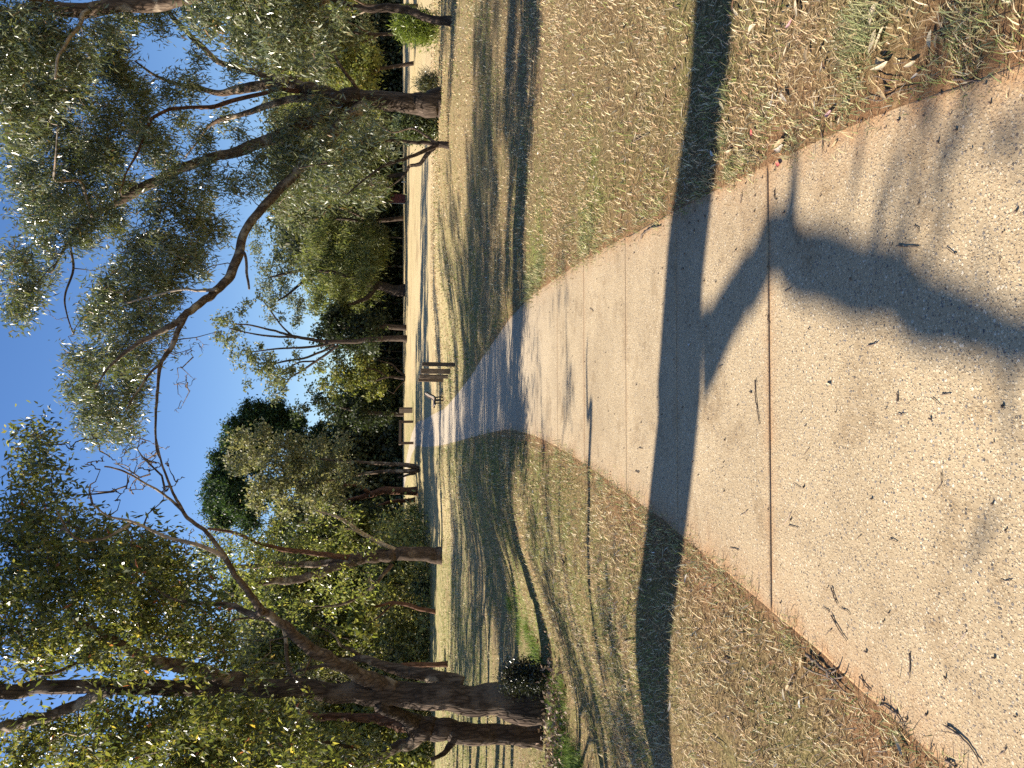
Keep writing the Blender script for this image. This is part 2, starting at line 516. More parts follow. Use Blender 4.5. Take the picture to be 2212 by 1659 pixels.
# ------------------------------------------------------------------ ground
def build_ground():
    ys = [-14.0]
    while ys[-1] < 460:
        y = ys[-1]
        ys.append(y + (0.35 if y < 1 else max(0.16, 0.028 * y)))
    ys = np.array(ys)
    offs = [0.0]
    while offs[-1] < 420:
        d = offs[-1]
        offs.append(d + max(0.05, 0.09 * d))
    offs = np.array(offs)
    rows = []
    inner = np.array((0.02, 0.12, 0.5, 0.88, 0.98))
    for y in ys:
        yy = min(max(y, -19), 109)
        l, r = float(xl(yy)), float(xr(yy))
        xsl = (l - offs)[::-1]; xsr = r + offs
        xm = l + (r - l) * inner
        rows.append(np.concatenate([xsl, xm, xsr]))
    X = np.array(rows); Y = np.repeat(ys[:, None], X.shape[1], 1)
    Z = terrain(X, np.clip(Y, -19, 1e9))
    nl = len(offs)
    Z[:, nl + 1:nl + 4] -= np.where(Y[:, nl + 1:nl + 4] < 109, 0.055, 0.0)
    Z[:, (nl, nl + 4)] -= 0.001
    Z[:, (nl - 1, nl + 5)] += 0.006
    dl = np.maximum(xl(np.clip(Y, -19, 109)) - X, 0); dr = np.maximum(X - xr(np.clip(Y, -19, 109)), 0)
    d = np.maximum(dl, dr)
    soil = np.exp(-d / 0.16) * 1.0 + 0.5 * np.exp(-((d) / 0.45) ** 2) * S((vnoise(X * 2.1 + 3, Y * 2.1) - 0.5) / 0.2)
    soil = np.clip(soil, 0, 1) * np.clip(1.15 - Y / 22, 0.1, 1)
    green = green_mask(X, Y)
    nr, nc = X.shape
    i = np.arange(nr - 1)[:, None] * nc; j = np.arange(nc - 1)[None, :]
    F = np.stack([i + j, i + j + 1, i + nc + j + 1, i + nc + j], -1).reshape(-1, 4)
    V = np.stack([X, Y, Z], -1).reshape(-1, 3)
    me = mesh_np("ground", V, [F], smooth=True, attrs={"soil": soil.ravel(), "green": green.ravel(), "dry": S((Y.ravel() - 5) / 32)})  # dry also carries the painted sunlight of the far lawn
    tag(link("ground", me, M_GROUND), kind="structure")

def green_mask(X, Y):
    yy = np.clip(Y, -19, 109)
    dl = np.maximum(xl(yy) - X, 0); dr = np.maximum(X - xr(yy), 0)
    g = 0.30 + 0.9 * (fbm(X * 0.35 + 40, Y * 0.35, 4) - 0.42)
    g = g + 0.45 * S((Y - 8) / 14) * S((45 - Y) / 20) * S(1 - np.abs(X - xr(yy)) / 7)
    g = g + 0.50 * (dl > 0.1) * np.exp(-dl / 2.2) * S((Y - 5) / 6) * S((60 - Y) / 25)
    g = g + 0.75 * (dl > 4) * S((dl - 4) / 3) * S((Y - 16) / 8) * S((60 - Y) / 20)
    g = g + 0.35 * S((Y - 55) / 20)  * (X < 0)
    g = g - 0.25 * (dr > 1.5) * S((dr - 1.5) / 4) * S((Y - 30) / 10)
    # green strip in front of the big gum's foot
    for (ix, iy, rr) in ((1200, 1600, 0.55), (1195, 1540, 0.4), (1190, 1480, 0.5), (1165, 1420, 0.6), (1135, 1330, 0.8), (1270, 480, 0.25), (1160, 590, 0.35)):
        p = GPATCH.setdefault((ix, iy), hit(ix, iy))
        g = g + 0.9 * np.exp(-((X - p[0]) ** 2 + ((Y - p[1])) ** 2) / (rr * 2) ** 2)
    return np.clip(g, 0, 1)
GPATCH = {}
build_ground()

# ------------------------------------------------------------------ path, slab by slab
def build_path():
    root = bpy.data.objects.new("path", None)
    COL.objects.link(root); tag(root, kind="structure")
    joints = [-9.0, -7.6, -6.2, -4.8, -3.4, -2.0, -0.4, 1.3, 3.09, 4.25, 5.31, 6.66, 7.93]
    while joints[-1] < 100:
        joints.append(joints[-1] + 1.33)
    for k in range(len(joints) - 1):
        g0 = 0.007 if abs(joints[k] - 3.09) < 0.01 else 0.0030
        g1 = 0.007 if abs(joints[k + 1] - 3.09) < 0.01 else 0.0030
        y0, y1 = joints[k] + g0, joints[k + 1] - g1
        near = y0 < 12
        L = max(y1 - y0, 0.05)
        vs = np.unique(np.concatenate([[0, 0.02 / L, 0.07 / L], np.linspace(0.1, 0.9, 7 if near else 3), [1 - 0.07 / L, 1 - 0.02 / L, 1]]))
        us = np.array([0, 0.006, 0.02, 0.05, 0.1, 0.17, 0.3, 0.5, 0.7, 0.83, 0.9, 0.95, 0.98, 0.994, 1.0])
        yy = y0 + vs * L
        rows, soil = [], []
        for y in yy:
            l, r = float(xl(y)), float(xr(y))
            l += 0.02 * (vnoise(y * 3.1, 2.0) - 0.5) * 2; r += 0.02 * (vnoise(y * 3.1, 9.0) - 0.5) * 2
            # the joints run a little askew
            x = l + (r - l) * us
            yk = y + 0.035 * (us - 0.5) * (1 if k < 14 else 0)
            z = base_z(x, yk) + 0.004
            rows.append(np.stack([x, yk, z], -1))
            d = np.minimum(us, 1 - us) * (r - l)
            e = np.exp(-d / 0.06) * 0.95 + 0.25 * np.exp(-d / 0.2)
            j = min(y - y0, y1 - y)
            e = np.maximum(e, 0.35 * math.exp(-j / 0.03) + (0.35 * math.exp(-j / 0.03) if min(abs(y - 3.09), abs(y-6.66)) < 0.2 else 0))
            soil.append(np.clip(e, 0, 1) * np.clip(1.2 - y / 16, 0.05, 1))
        G = np.array(rows); so = np.array(soil)
        nr, nc = G.shape[:2]
        top = G.reshape(-1, 3)
        i = np.arange(nr - 1)[:, None] * nc; j = np.arange(nc - 1)[None, :]
        F = np.stack([i + j, i + j + 1, i + nc + j + 1, i + nc + j], -1).reshape(-1, 4)
        ring = np.concatenate([np.arange(nc), np.arange(1, nr) * nc + nc - 1, (nr - 1) * nc + np.arange(nc - 2, -1, -1), np.arange(nr - 2, 0, -1) * nc])
        low = top[ring] - np.array((0, 0, 0.075))
        n0 = len(top); m = len(ring)
        a = np.arange(m); b = (a + 1) % m
        F2 = np.stack([ring[b], ring[a], n0 + a, n0 + b], -1)
        V = np.vstack([top, low])
        sv = np.concatenate([so.ravel(), so.ravel()[ring]])
        me = mesh_np("slab", V, [F, F2], attrs={"soil": sv})
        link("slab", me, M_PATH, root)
build_path()

# ------------------------------------------------------------------ trees
def unit(v): return v / (np.linalg.norm(v, axis=-1, keepdims=True) + 1e-9)

def leaf_mesh(P, D, L, W, rng, cols, fold=0.18):
    """diamond leaves: P base, D direction, returns V, F, C"""
    n = len(P)
    rnd = unit(rng.standard_normal((n, 3)))
    side = unit(np.cross(D, rnd))
    up = np.cross(side, D)
    L = np.asarray(L)[:, None]; W = np.asarray(W)[:, None]
    mid = P + D * L * 0.42 + up * (L * fold * rng.uniform(-1, 1, (n, 1)))
    V = np.stack([P, mid + side * W * 0.5, P + D * L, mid - side * W * 0.5], 1).reshape(-1, 3)
    F = np.arange(n * 4).reshape(n, 4)
    C = np.repeat(cols, 4, 0)
    return V, F, C

GUM = dict(L=(0.14, 0.24), W=0.19, droop=1.3, cols=[((0.147, 0.165, 0.083), 5), ((0.202, 0.210, 0.112), 4), ((0.264, 0.255, 0.150), 2), ((0.085, 0.105, 0.053), 3), ((0.310, 0.195, 0.090), 0.4)])
BROAD = dict(L=(0.085, 0.14), W=0.34, droop=1.2, cols=[((0.113, 0.125, 0.041), 5), ((0.174, 0.178, 0.055), 4), ((0.260, 0.238, 0.073), 2.4), ((0.060, 0.073, 0.030), 3), ((0.486, 0.358, 0.092), 0.25), ((0.451, 0.159, 0.092), 0.12)])

def pick_cols(pal, n, rng):
    cs = np.array([c for c, w in pal]); ws = np.array([w for c, w in pal], float); ws /= ws.sum()
    c = cs[rng.choice(len(cs), n, p=ws)]
    return c * rng.uniform(0.75, 1.3, (n, 1)) * rng.uniform(0.93, 1.07, (n, 3))

def build_tree(label, group, Y, limbs, blobs, style, seed, clump_k=1.0, leaves=40, clump_r=0.45, depth=3.0,
               bark=None, limb_bark=None, leaf_mat=None, name="gum_tree", cat="tree", twig_r=0.012, bare=(), sides=10, flare=1.35, sink=0.2, rough=0.05, world=False, twig_sides=3):
    """limbs: list of dicts/ tuples (points [(ix,iy,wpx[,dy])], dyEnd, bark) -- the first one is the trunk."""
    rng = np.random.default_rng(seed)
    lim3 = []
    for k, lb in enumerate(limbs):
        pts, dy0, dy1 = lb[0], lb[1], lb[2]
        mat = lb[3] if len(lb) > 3 else None
        P, R = [], []
        n = len(pts)
        for i, (ix, iy, w, *zr) in enumerate(pts):
            if world:
                P.append((ix, iy, w)); R.append(zr[0]); continue
            y = Y + dy0 + (dy1 - dy0) * (i / max(n - 1, 1))
            P.append(at(ix, iy, y)); R.append(w * 0.5 * pxsize(ix, iy, y))
        P = np.array(P); R = np.array(R)
        if k == 0:
            zt = tz(P[0, 0], P[0, 1])
            base = np.array((P[0, 0], P[0, 1], zt))
            P[0, 2] = min(P[0, 2], zt) - sink
        Q = catmull(np.hstack([P, R[:, None]]), 6)
        P, R = Q[:, :3], np.maximum(Q[:, 3], 0.004)
        if len(P) > 4:
            seglen = np.linalg.norm(P[1] - P[0])
            jt = rng.standard_normal((len(P), 3)) * (R[:, None] * 0.22)
            for _ in range(2):
                jt[1:-1] = (jt[:-2] + 2 * jt[1:-1] + jt[2:]) / 4
            P[2:-1] += jt[2:-1]
        if k == 0 and flare > 1:
            h = P[:, 2] - P[0, 2] - sink
            R = R * (1 + (flare - 1) * np.exp(-np.maximum(h, 0) / (R[0] * 1.6)))
        lim3.append((P, R, mat))
    root = empty(name, base, label, cat, group)
    for k, (P, R, mat) in enumerate(lim3):
        s = sides if k == 0 else max(6, sides - 2)
        V, fs = tube(P - base, R, s, rough, True, seed * 31 + k)
        me = mesh_np("trunk" if k == 0 else "limb", V, fs, smooth=True)
        link("trunk" if k == 0 else "limb", me, mat or (bark if k == 0 else limb_bark or bark), root)
    # skeleton nodes
    nodes = [P for P, R, m in lim3]; nrad = [R for P, R, m in lim3]
    NP = np.vstack([p[len(p) // 3:] if i == 0 else p for i, p in enumerate(nodes)])
    # clumps
    C, CR, NL = [], [], []
    for b in list(blobs) + [(*q, 'bare') for q in bare]:
        is_bare = b[-1] == 'bare'
        ix, iy, r = b[0], b[1], b[2]
        dens = b[3] if len(b) > 3 and not is_bare else 1.0
        if world:
            c = np.array(b[:3]); rw = b[3]; n = max(2, int(round(clump_k * rw * rw * 12)))
        else:
            yb = Y + (b[4] if len(b) > 4 and not is_bare else rng.uniform(-depth, depth) * 0.6)
            c = at(ix, iy, yb); rw = r * pxsize(ix, iy, yb)
            n = max(2, int(round(clump_k * dens * (r / 40.0) ** 2 * 10)))
        d = unit(rng.standard_normal((n, 3))) * (rng.random((n, 1)) ** (1 / 2.4))
        C.append(c + d * rw * np.array((1, max(1.0, min(1.6, depth / max(rw, .1) * 0.5)), 0.95)))
        NL.append(np.full(n, 0 if is_bare else 1))
    if C:
        C = np.vstack(C); NL = np.concatenate(NL)
        gz = terrain(C[:, 0], C[:, 1])
        keep = C[:, 2] > gz + 0.25
        C, NL = C[keep], NL[keep]
        d0 = np.array([np.min(((NP - c) ** 2).sum(1)) for c in C])
        order = np.argsort(d0)
        cap = len(NP) + len(C) * 5
        pool = np.empty((cap, 3)); pool[:len(NP)] = NP; cnt = len(NP)
        tw_parts = []
        for q in order:
            c = C[q]
            dd = ((pool[:cnt] - c) ** 2).sum(1)
            # prefer to grow from something lower than the clump
            dd = dd + np.where(pool[:cnt, 2] > c[2] + 0.2, 1.2, 0.0)
            s = pool[np.argmin(dd)]
            ln = np.linalg.norm(c - s)
            t = np.array((0, 0.28, 0.55, 0.8, 1.0))[:, None]
            P = s * (1 - t) + c * t
            P[1:4] += rng.standard_normal((3, 3)) * ln * 0.075
            P[:, 2] += (np.sin(t[:, 0] * np.pi) * ln * 0.10)
            R = np.linspace(min(0.009 * (1 + 1.3 * ln), 0.06), 0.004, 5) * (twig_r / 0.012)
            if NL[q] == 0: R = R * 1.1
            tw_parts.append(tube(P, R, 3, 0, False))
            pool[cnt:cnt + 4] = P[1:]; cnt += 4
        if tw_parts:
            V, fs = join_parts([(v - base, f) for v, f in tw_parts])
            tag(link("twigs", mesh_np("twigs", V, fs), limb_bark or bark, root), kind="stuff")
        LC = C[NL == 1]
        if len(LC):
            n = len(LC) * leaves
            cr = clump_r * rng.uniform(0.6, 1.3, len(LC))
            P = np.repeat(LC, leaves, 0) + rng.standard_normal((n, 3)) * np.repeat(cr, leaves)[:, None] * np.array((0.62, 0.62, 0.5))
            D = unit(rng.standard_normal((n, 3)) + np.array((0, 0, -style['droop'])))
            L = rng.uniform(*style['L'], n)
            cols = pick_cols(style['cols'], n, rng)
            tint = rng.uniform(0.8, 1.2, (len(LC), 1))
            cols = cols * np.repeat(tint, leaves, 0)
            V, F, Cc = leaf_mesh(P - base, D, L, L * style['W'] * rng.uniform(0.8, 1.2, n), rng, cols)
            tag(link("crown", mesh_np("crown", V, [F], Cc), leaf_mat or M_LEAF, root), kind="stuff")
    return root

STAT = {}
# --- the big gum on the far side of the lawn, beside the path
R1 = float(hit(951, 222)[1]); STAT['R1'] = R1
build_tree("big dark gum tree with a thick furrowed trunk, its long limb reaching over the path", "gum trees on the lawn", R1, [
    ([(953,222,54),(915,222,46),(870,222,40),(804,216,38),(770,209,38),(737,214,37),(705,205,34),(683,196,33)], 0, 0),
    ([(705,205,30),(670,192,28),(650,186,27),(617,173,25),(590,178,21),(560,183,21),(533,190,21),(505,195,18),(477,200,14),(427,190,10),(350,170,7),(293,133,4)], 0, 1.5),
    ([(622,176,16),(590,168,14),(560,160,13),(510,145,12),(467,130,12),(435,100,11.5),(407,73,11),(367,30,10),(345,-10,9),(315,-45,7)], 0, -1.5),
    ([(645,198,11),(600,192,9),(567,202,9),(500,217,9.5),(460,230,9.5),(410,232,8),(367,237,7.5),(327,257,7),(313,290,5.5),(293,337,4.5),(275,370,3.5),(260,413,2.5)], 0, -2.5, M_BARK_RED),
    ([(680,212,18),(633,213,15),(567,233,13),(520,247,11),(483,256,10),(450,275,7),(427,305,4),(400,340,3)], 0, 2.5),
    ([(735,225,30),(700,250,25),(650,273,23),(583,300,24),(517,327,22),(467,337,20),(430,350,20),(390,363,21),(345,387,21),(300,410,20),(250,440,13),(200,470,9),(150,520,7),(110,590,4)], 0, 1.0),
    ([(790,225,30),(740,265,26),(690,320,23),(620,395,21),(573,443,20),(533,493,18.5),(515,550,19.5),(500,596,20),(472,622,19),(450,643,18),(425,660,17),(400,680,16)], 0, -3.0),
    ([(402,678,13),(375,700,12.5),(350,713,12),(320,730,11),(300,740,9),(260,770,7),(230,800,4.5),(205,840,3)], -3.0, -3.6),
    ([(400,682,12.5),(385,715,12),(373,746,11),(358,768,10),(347,786,9),(342,820,7),(340,853,6.5),(337,890,5.5),(336,930,5),(338,970,4),(345,990,3)], -3.0, -3.4),
    ([(347,786,6),(325,805,5.5),(310,826,5),(290,855,4),(273,885,3)], -3.2, -4.0),
    ([(470,625,8),(430,628,6),(390,625,4.5),(330,640,4),(270,655,3)], -2.6, -2.0, M_BARK_PALE),
    ([(522,540,7),(530,553,6.5),(533,586,6),(536,605,5.5),(538,625,4.5)], -2.6, -2.8),
    ([(776,200,9),(760,175,7.5),(741,151,7),(716,108,6.5),(698,86,5),(670,72,4.5),(646,58,3.5)], 0, -1.0),
    ([(200,470,7),(185,420,6),(170,390,5),(120,390,5),(120,350,4),(125,270,3)], 0.8, -1.5, M_BARK_PALE),
    ([(150,520,5),(158,580,5),(140,640,4),(145,680,3),(158,720,2.5)], 0.8, 0.4),
], [
    (40,110,50),(55,200,55),(60,290,55),(60,380,55),(75,460,50),(140,120,45),(150,200,50),(140,290,50),(160,360,50),(170,440,45),(165,505,40),(35,560,32),(50,620,32),(85,600,24),(40,675,28),(75,650,18),(95,540,28),
    (240,90,36),(250,160,34),(300,215,36),(230,250,40),(230,330,40),(250,400,42),(240,470,36),(320,300,34),(350,345,36),(370,410,34),(330,450,30),(400,470,34),(440,430,30),(460,500,34),(410,535,34),(350,520,34),(300,540,34),(520,290,18),(440,300,26),(395,260,22),(440,370,24),(540,395,22),(500,400,24),
    (265,585,30),(225,620,32),(280,650,32),(330,610,30),(190,690,26),(240,700,34),(290,715,28),(165,775,24),(215,780,34),(270,800,30),(155,850,20),(200,850,32),(260,860,30),(300,800,18),(180,905,26),(230,915,30),(280,905,18),(200,940,18),(390,590,24),(370,640,22),(375,747,14),(420,560,20),(345,690,20),(330,760,14),
    (610,300,34),(650,260,32),(680,160,24),(640,350,36),(690,400,38),(600,380,30),(560,350,20),(740,300,34),(760,360,32),(720,260,26),(790,310,24),(700,330,34),(650,420,30),(600,440,22),(690,230,22),(820,290,14),
    (520,60,32),(540,110,28),(505,155,20),(425,125,18),(405,185,26),(365,195,24),(330,35,28),(280,40,28),(400,20,24),(565,150,18),(480,250,20),(590,245,16),(230,150,34),(270,170,30),(300,270,34),(200,330,34),(120,430,34),(600,60,30),(560,20,30),(640,110,28),(590,190,12),(300,580,30),(350,590,28),(310,680,28),(350,650,24),(220,660,30),(250,770,30),(300,760,26),(185,820,26),(230,880,28),(290,840,24),(270,940,20),(380,560,26),(340,720,16),(430,580,18),
], GUM, 101, clump_k=2.7, leaves=52, clump_r=0.36, depth=3.2, bark=M_BARK_DARK, limb_bark=M_BARK_LIMB, flare=1.12, sides=14,
   bare=[(340,960,26),(310,1000,30),(280,970,26),(400,830,30),(380,880,20),(420,760,26),(440,745,14),(470,720,14),(120,560,20),(110,680,16),(300,950,20)])

# --- small many-stemmed gum beside it
R2 = float(hit(970, 318)[1]); STAT['R2'] = R2
build_tree("small crooked gum with four thin stems splitting from one low foot on the lawn", "gum trees on the lawn", R2, [
    ([(972,318,15),(958,314,14),(945,311,14)], 0, 0),
    ([(945,311,8),(915,290,6),(889,277,4.5),(850,286,3.5),(820,270,2.5)], 0, 0.8, M_BARK_LIMB),
    ([(950,312,10),(915,308,9),(893,307,8),(841,303,7),(806,320,5.5),(742,346,4.5),(690,355,3.5),(646,363,3)], 0, -0.5),
    ([(945,314,10),(920,325,9),(902,333,8),(865,347,7),(828,359,6),(785,389,4),(750,420,3)], 0, -1.2),
    ([(938,318,10),(918,340,9),(906,354,8.5),(894,357,7.5),(884,359,7),(875,375,5),(862,389,4),(840,405,2.5)], 0, 0.5),
], [(800,300,26),(770,330,28),(730,350,28),(690,360,26),(760,400,26),(820,390,18),(720,410,24),(790,260,22),(740,270,20),(840,330,14),(800,430,16)],
   GUM, 102, clump_k=2.2, leaves=44, clump_r=0.34, depth=1.6, bark=M_BARK_DARK, limb_bark=M_BARK_DARK, sides=8)

# --- crooked trunk at the edge of the lawn
R3 = float(hit(975, 47)[1]); STAT['R3'] = R3
build_tree("slim gum with a bent dark trunk standing by the bright green bush", "gum trees on the lawn", R3, [
    ([(976,47,19),(955,46,18),(936,43,17),(910,34,16.5),(884,24,16),(860,18,18),(837,17,19),(815,20,15),(798,22,13),(763,13,10),(735,4,9),(711,-2,9)], 0, 0),
    ([(711,-2,9),(690,9,9),(664,28,8),(645,45,6.5),(629,60,5),(600,100,3.5)], 0, -0.8),
    ([(715,0,8),(670,-30,7),(600,-60,6),(520,-70,5),(430,-60,4)], 0, 0.8),
    ([(664,28,6),(620,10,5),(575,-5,4),(520,10,3)], -0.5, 0.5),
], [(640,30,36),(600,70,36),(560,30,34),(650,90,30),(700,60,26),(590,110,30),(520,50,34),(560,-20,50),(480,-10,50),(430,30,36),(640,-50,50),(740,40,16),(690,110,20),(520,110,24)],
   GUM, 103, clump_k=2.4, leaves=48, clump_r=0.36, depth=2.2, bark=M_BARK_DARK, limb_bark=M_BARK_LIMB)

# --- gum that leans in from outside the frame, high up
build_tree("tall gum leaning in over the lawn, sunlit beige bark on its upper trunk", "gum trees on the lawn", 20.0, [
    ([(1010,-420,60),(900,-330,50),(760,-220,44),(600,-90,38),(480,-30,34),(400,-5,33),(310,8,33),(240,16,31),(180,22,31),(100,14,29),(50,20,24),(20,42,20),(-20,58,17),(-90,70,10)], 0, 0, M_BARK_LIMB),
    ([(120,18,18),(85,5,20),(60,-15,19),(10,-50,16)], 0, -1.0),
    ([(190,24,12),(178,35,10),(172,56,9),(155,75,8),(140,100,7),(125,125,6),(120,170,5)], -0.1, -1.6, M_BARK_PALE),
    ([(70,24,10),(40,25,10),(0,20,9),(-30,25,8)], 0.1, -0.8, M_BARK_PALE),
], [(60,70,40),(110,60,30),(30,110,40),(20,180,36),(90,130,36),(160,130,30),(-40,60,60),(-50,160,50),(190,90,24),(220,60,24),(30,250,40),(100,210,36),(70,-60,60),(200,-80,60),(320,-60,50)],
   GUM, 104, clump_k=2.4, leaves=50, clump_r=0.36, depth=2.6, bark=M_BARK_DARK, limb_bark=M_BARK_LIMB)

# --- the big gum by the swale, nearest of all
L1 = 12.6
build_tree("largest nearby gum, thick brown trunk forking from a dark hollow foot in the swale", "gum trees by the swale", L1, [
    ([(1185,1530,80),(1130,1520,72),(1070,1512,66),(970,1505,60),(870,1500,52),(804,1496,46),(737,1493,42),(650,1487,40),(570,1480,40),(480,1478,42),(400,1485,34),(300,1484,32),(200,1484,30),(100,1484,29),(40,1492,31),(0,1497,32),(-60,1505,25),(-150,1500,18),(-300,1490,10)], 0, 0),
    ([(500,1476,26),(480,1465,26),(440,1450,25),(400,1442,25),(355,1433,25),(317,1424,23),(280,1404,19),(250,1384,17),(215,1366,12),(183,1349,7)], 0, -1.2),
    ([(240,1488,26),(215,1500,24),(190,1512,23),(167,1523,23),(115,1540,24),(67,1556,25),(30,1566,25),(0,1573,24),(-80,1600,18)], 0, 0.8),
    ([(850,1490,40),(804,1470,33),(770,1452,30),(737,1438,28),(700,1418,27),(667,1398,25),(640,1374,22),(617,1353,20),(590,1335,19),(567,1318,18),(545,1290,15),(520,1256,13),(500,1228,12),(483,1199,12)], 0, -1.6, M_BARK_LIMB),
    ([(488,1205,11),(465,1192,10),(433,1179,9),(400,1170,8),(367,1163,7),(325,1145,6),(283,1126,5),(235,1115,4),(200,1090,3)], -1.6, -2.0, M_BARK_PALE),
    ([(485,1200,10),(463,1170,9.5),(443,1146,9),(420,1130,8.5),(400,1112,8),(385,1085,6.5),(373,1063,5.5),(360,1030,5),(350,1003,4.5),(343,975,3.5),(337,945,3)], -1.6, -2.2, M_BARK_LIMB),
    ([(398,1108,6.5),(378,1088,6),(360,1073,5.5),(340,1058,5),(317,1046,4.5),(283,1026,4),(262,1016,4),(240,1010,3.5),(226,1008,3)], -1.8, -2.6, M_BARK_LIMB),
    ([(567,1322,15),(547,1328,14),(520,1316,12),(500,1307,11),(470,1304,10),(433,1303,9),(380,1296,6),(330,1270,4)], -1.2, -0.4, M_BARK_LIMB),
    ([(1000,1478,34),(950,1462,30),(900,1455,26),(870,1449,24),(830,1437,19),(787,1423,15),(760,1425,11),(720,1431,9),(690,1440,7),(640,1450,5)], 0.6, 1.4),
    ([(787,1424,9),(760,1405,7),(737,1395,5.5),(720,1370,4),(680,1350,3)], 1.2, 1.0),
    ([(283,1130,5),(250,1150,5),(215,1165,4.5),(160,1160,4),(120,1100,3)], -1.8, -2.2, M_BARK_LIMB),
    ([(200,1420,10),(150,1440,8),(110,1455,7),(60,1450,7),(40,1425,6),(10,1415,5)], -0.2, -0.9),
    ([(650,1476,9),(625,1450,9),(620,1420,8),(615,1370,7),(600,1345,6),(540,1335,5),(500,1340,4)], -0.1, 1.4),
], [
    (40,965,10),(55,950,12),(80,945,14),(95,935,8),(65,985,14),(92,985,12),(50,1020,14),(85,1025,16),(125,1010,10),(40,1070,16),(80,1075,18),(120,1060,14),(30,1115,16),(70,1120,18),(110,1110,16),
    (20,1165,24),(60,1165,26),(110,1165,26),(160,1140,22),(215,1155,16),(260,1165,16),(330,1170,16),(370,1180,14),(300,1185,28),(200,1190,28),(150,1210,28),(90,1215,28),(30,1225,28),
    (260,1230,30),(330,1230,30),(390,1215,22),(370,1270,28),(310,1280,30),(230,1280,30),(160,1270,30),(90,1275,30),(30,1285,30),(430,1250,20),(430,1320,26),(380,1330,30),(310,1340,30),(240,1340,30),(170,1340,28),(100,1340,28),(30,1345,28),
    (60,1400,28),(130,1400,28),(200,1400,26),(350,1390,24),(410,1390,28),(460,1370,24),(480,1420,24),(430,1440,20),(290,1450,22),(90,1450,22),(230,1440,18),
    (100,1600,34),(160,1570,24),(170,1640,34),(240,1560,26),(240,1620,34),(310,1570,30),(310,1640,34),(380,1560,28),(390,1620,32),(450,1560,24),(450,1630,32),(520,1540,24),(520,1600,32),(560,1650,30),(590,1560,22),(600,1610,24),(50,1640,30),(30,1600,16),(650,1640,22),(560,1440,16),(640,1540,14),
    (-60,1300,40),(-80,1400,40),(-60,1500,40),(-90,1590,40),(-150,1350,50),(-160,1460,50),(-170,1560,50),(-240,1420,60),(-260,1530,60),(-340,1480,60),(-120,1240,36),
], BROAD, 105, clump_k=2.9, leaves=36, clump_r=0.30, depth=2.6, bark=M_BARK_BROWN, limb_bark=M_BARK_LIMB, leaf_mat=M_LEAF_GREEN, sides=18, flare=1.12, rough=0.04,
   bare=[(330,1000,34),(270,990,30),(300,1040,30),(250,1060,26),(210,1000,24),(200,950,18),(360,1060,20),(390,1040,16),(200,1060,20),(150,960,16),(310,950,20),(410,1150,16)])

# --- its neighbour, a leaning double trunk close behind
build_tree("crooked gum with a swollen elbow in its trunk, growing close against the largest one", "gum trees by the swale", L1 + 0.5, [
    ([(1210,1604,56),(1170,1594,48),(1120,1588,42),(1070,1586,42),(1004,1583,46),(955,1578,48),(920,1572,48),(890,1566,46)], 0, 0),
    ([(905,1563,34),(880,1555,28),(850,1540,24),(817,1529,21)], 0, -0.7),
    ([(890,1564,36),(860,1560,28),(830,1557,24),(804,1554,20),(770,1550,18),(737,1548,16),(680,1545,16),(633,1541,15),(590,1537,11),(560,1536,6)], 0, 0.8, M_BARK_RED),
    ([(905,1580,36),(890,1600,28),(860,1615,23),(830,1630,20),(800,1642,18),(737,1656,16),(670,1680,14),(560,1720,10)], 0, 0.6, M_BARK_LIMB),
    ([(980,1600,18),(965,1620,13),(950,1633,10),(930,1640,8)], 0, -0.3),
    ([(620,1690,18),(540,1675,16),(457,1656,14),(435,1636,14),(417,1616,13),(385,1603,12),(350,1590,11),(325,1583,9),(300,1572,7)], 0.5, -0.4),
    ([(790,1640,9),(765,1618,9),(737,1609,8),(690,1600,7),(650,1585,5)], 0.3, -0.6),
], [(700,1640,26),(740,1610,22),(660,1590,20),(780,1650,20),(830,1650,18),(620,1650,24),(540,1680,40),(480,1700,50),(700,1700,50),(600,1560,16),(400,1690,50)],
   BROAD, 106, clump_k=2.4, leaves=32, clump_r=0.30, depth=1.6, bark=M_BARK_BROWN, limb_bark=M_BARK_DARK, leaf_mat=M_LEAF_GREEN, sides=14, flare=1.15, rough=0.05)

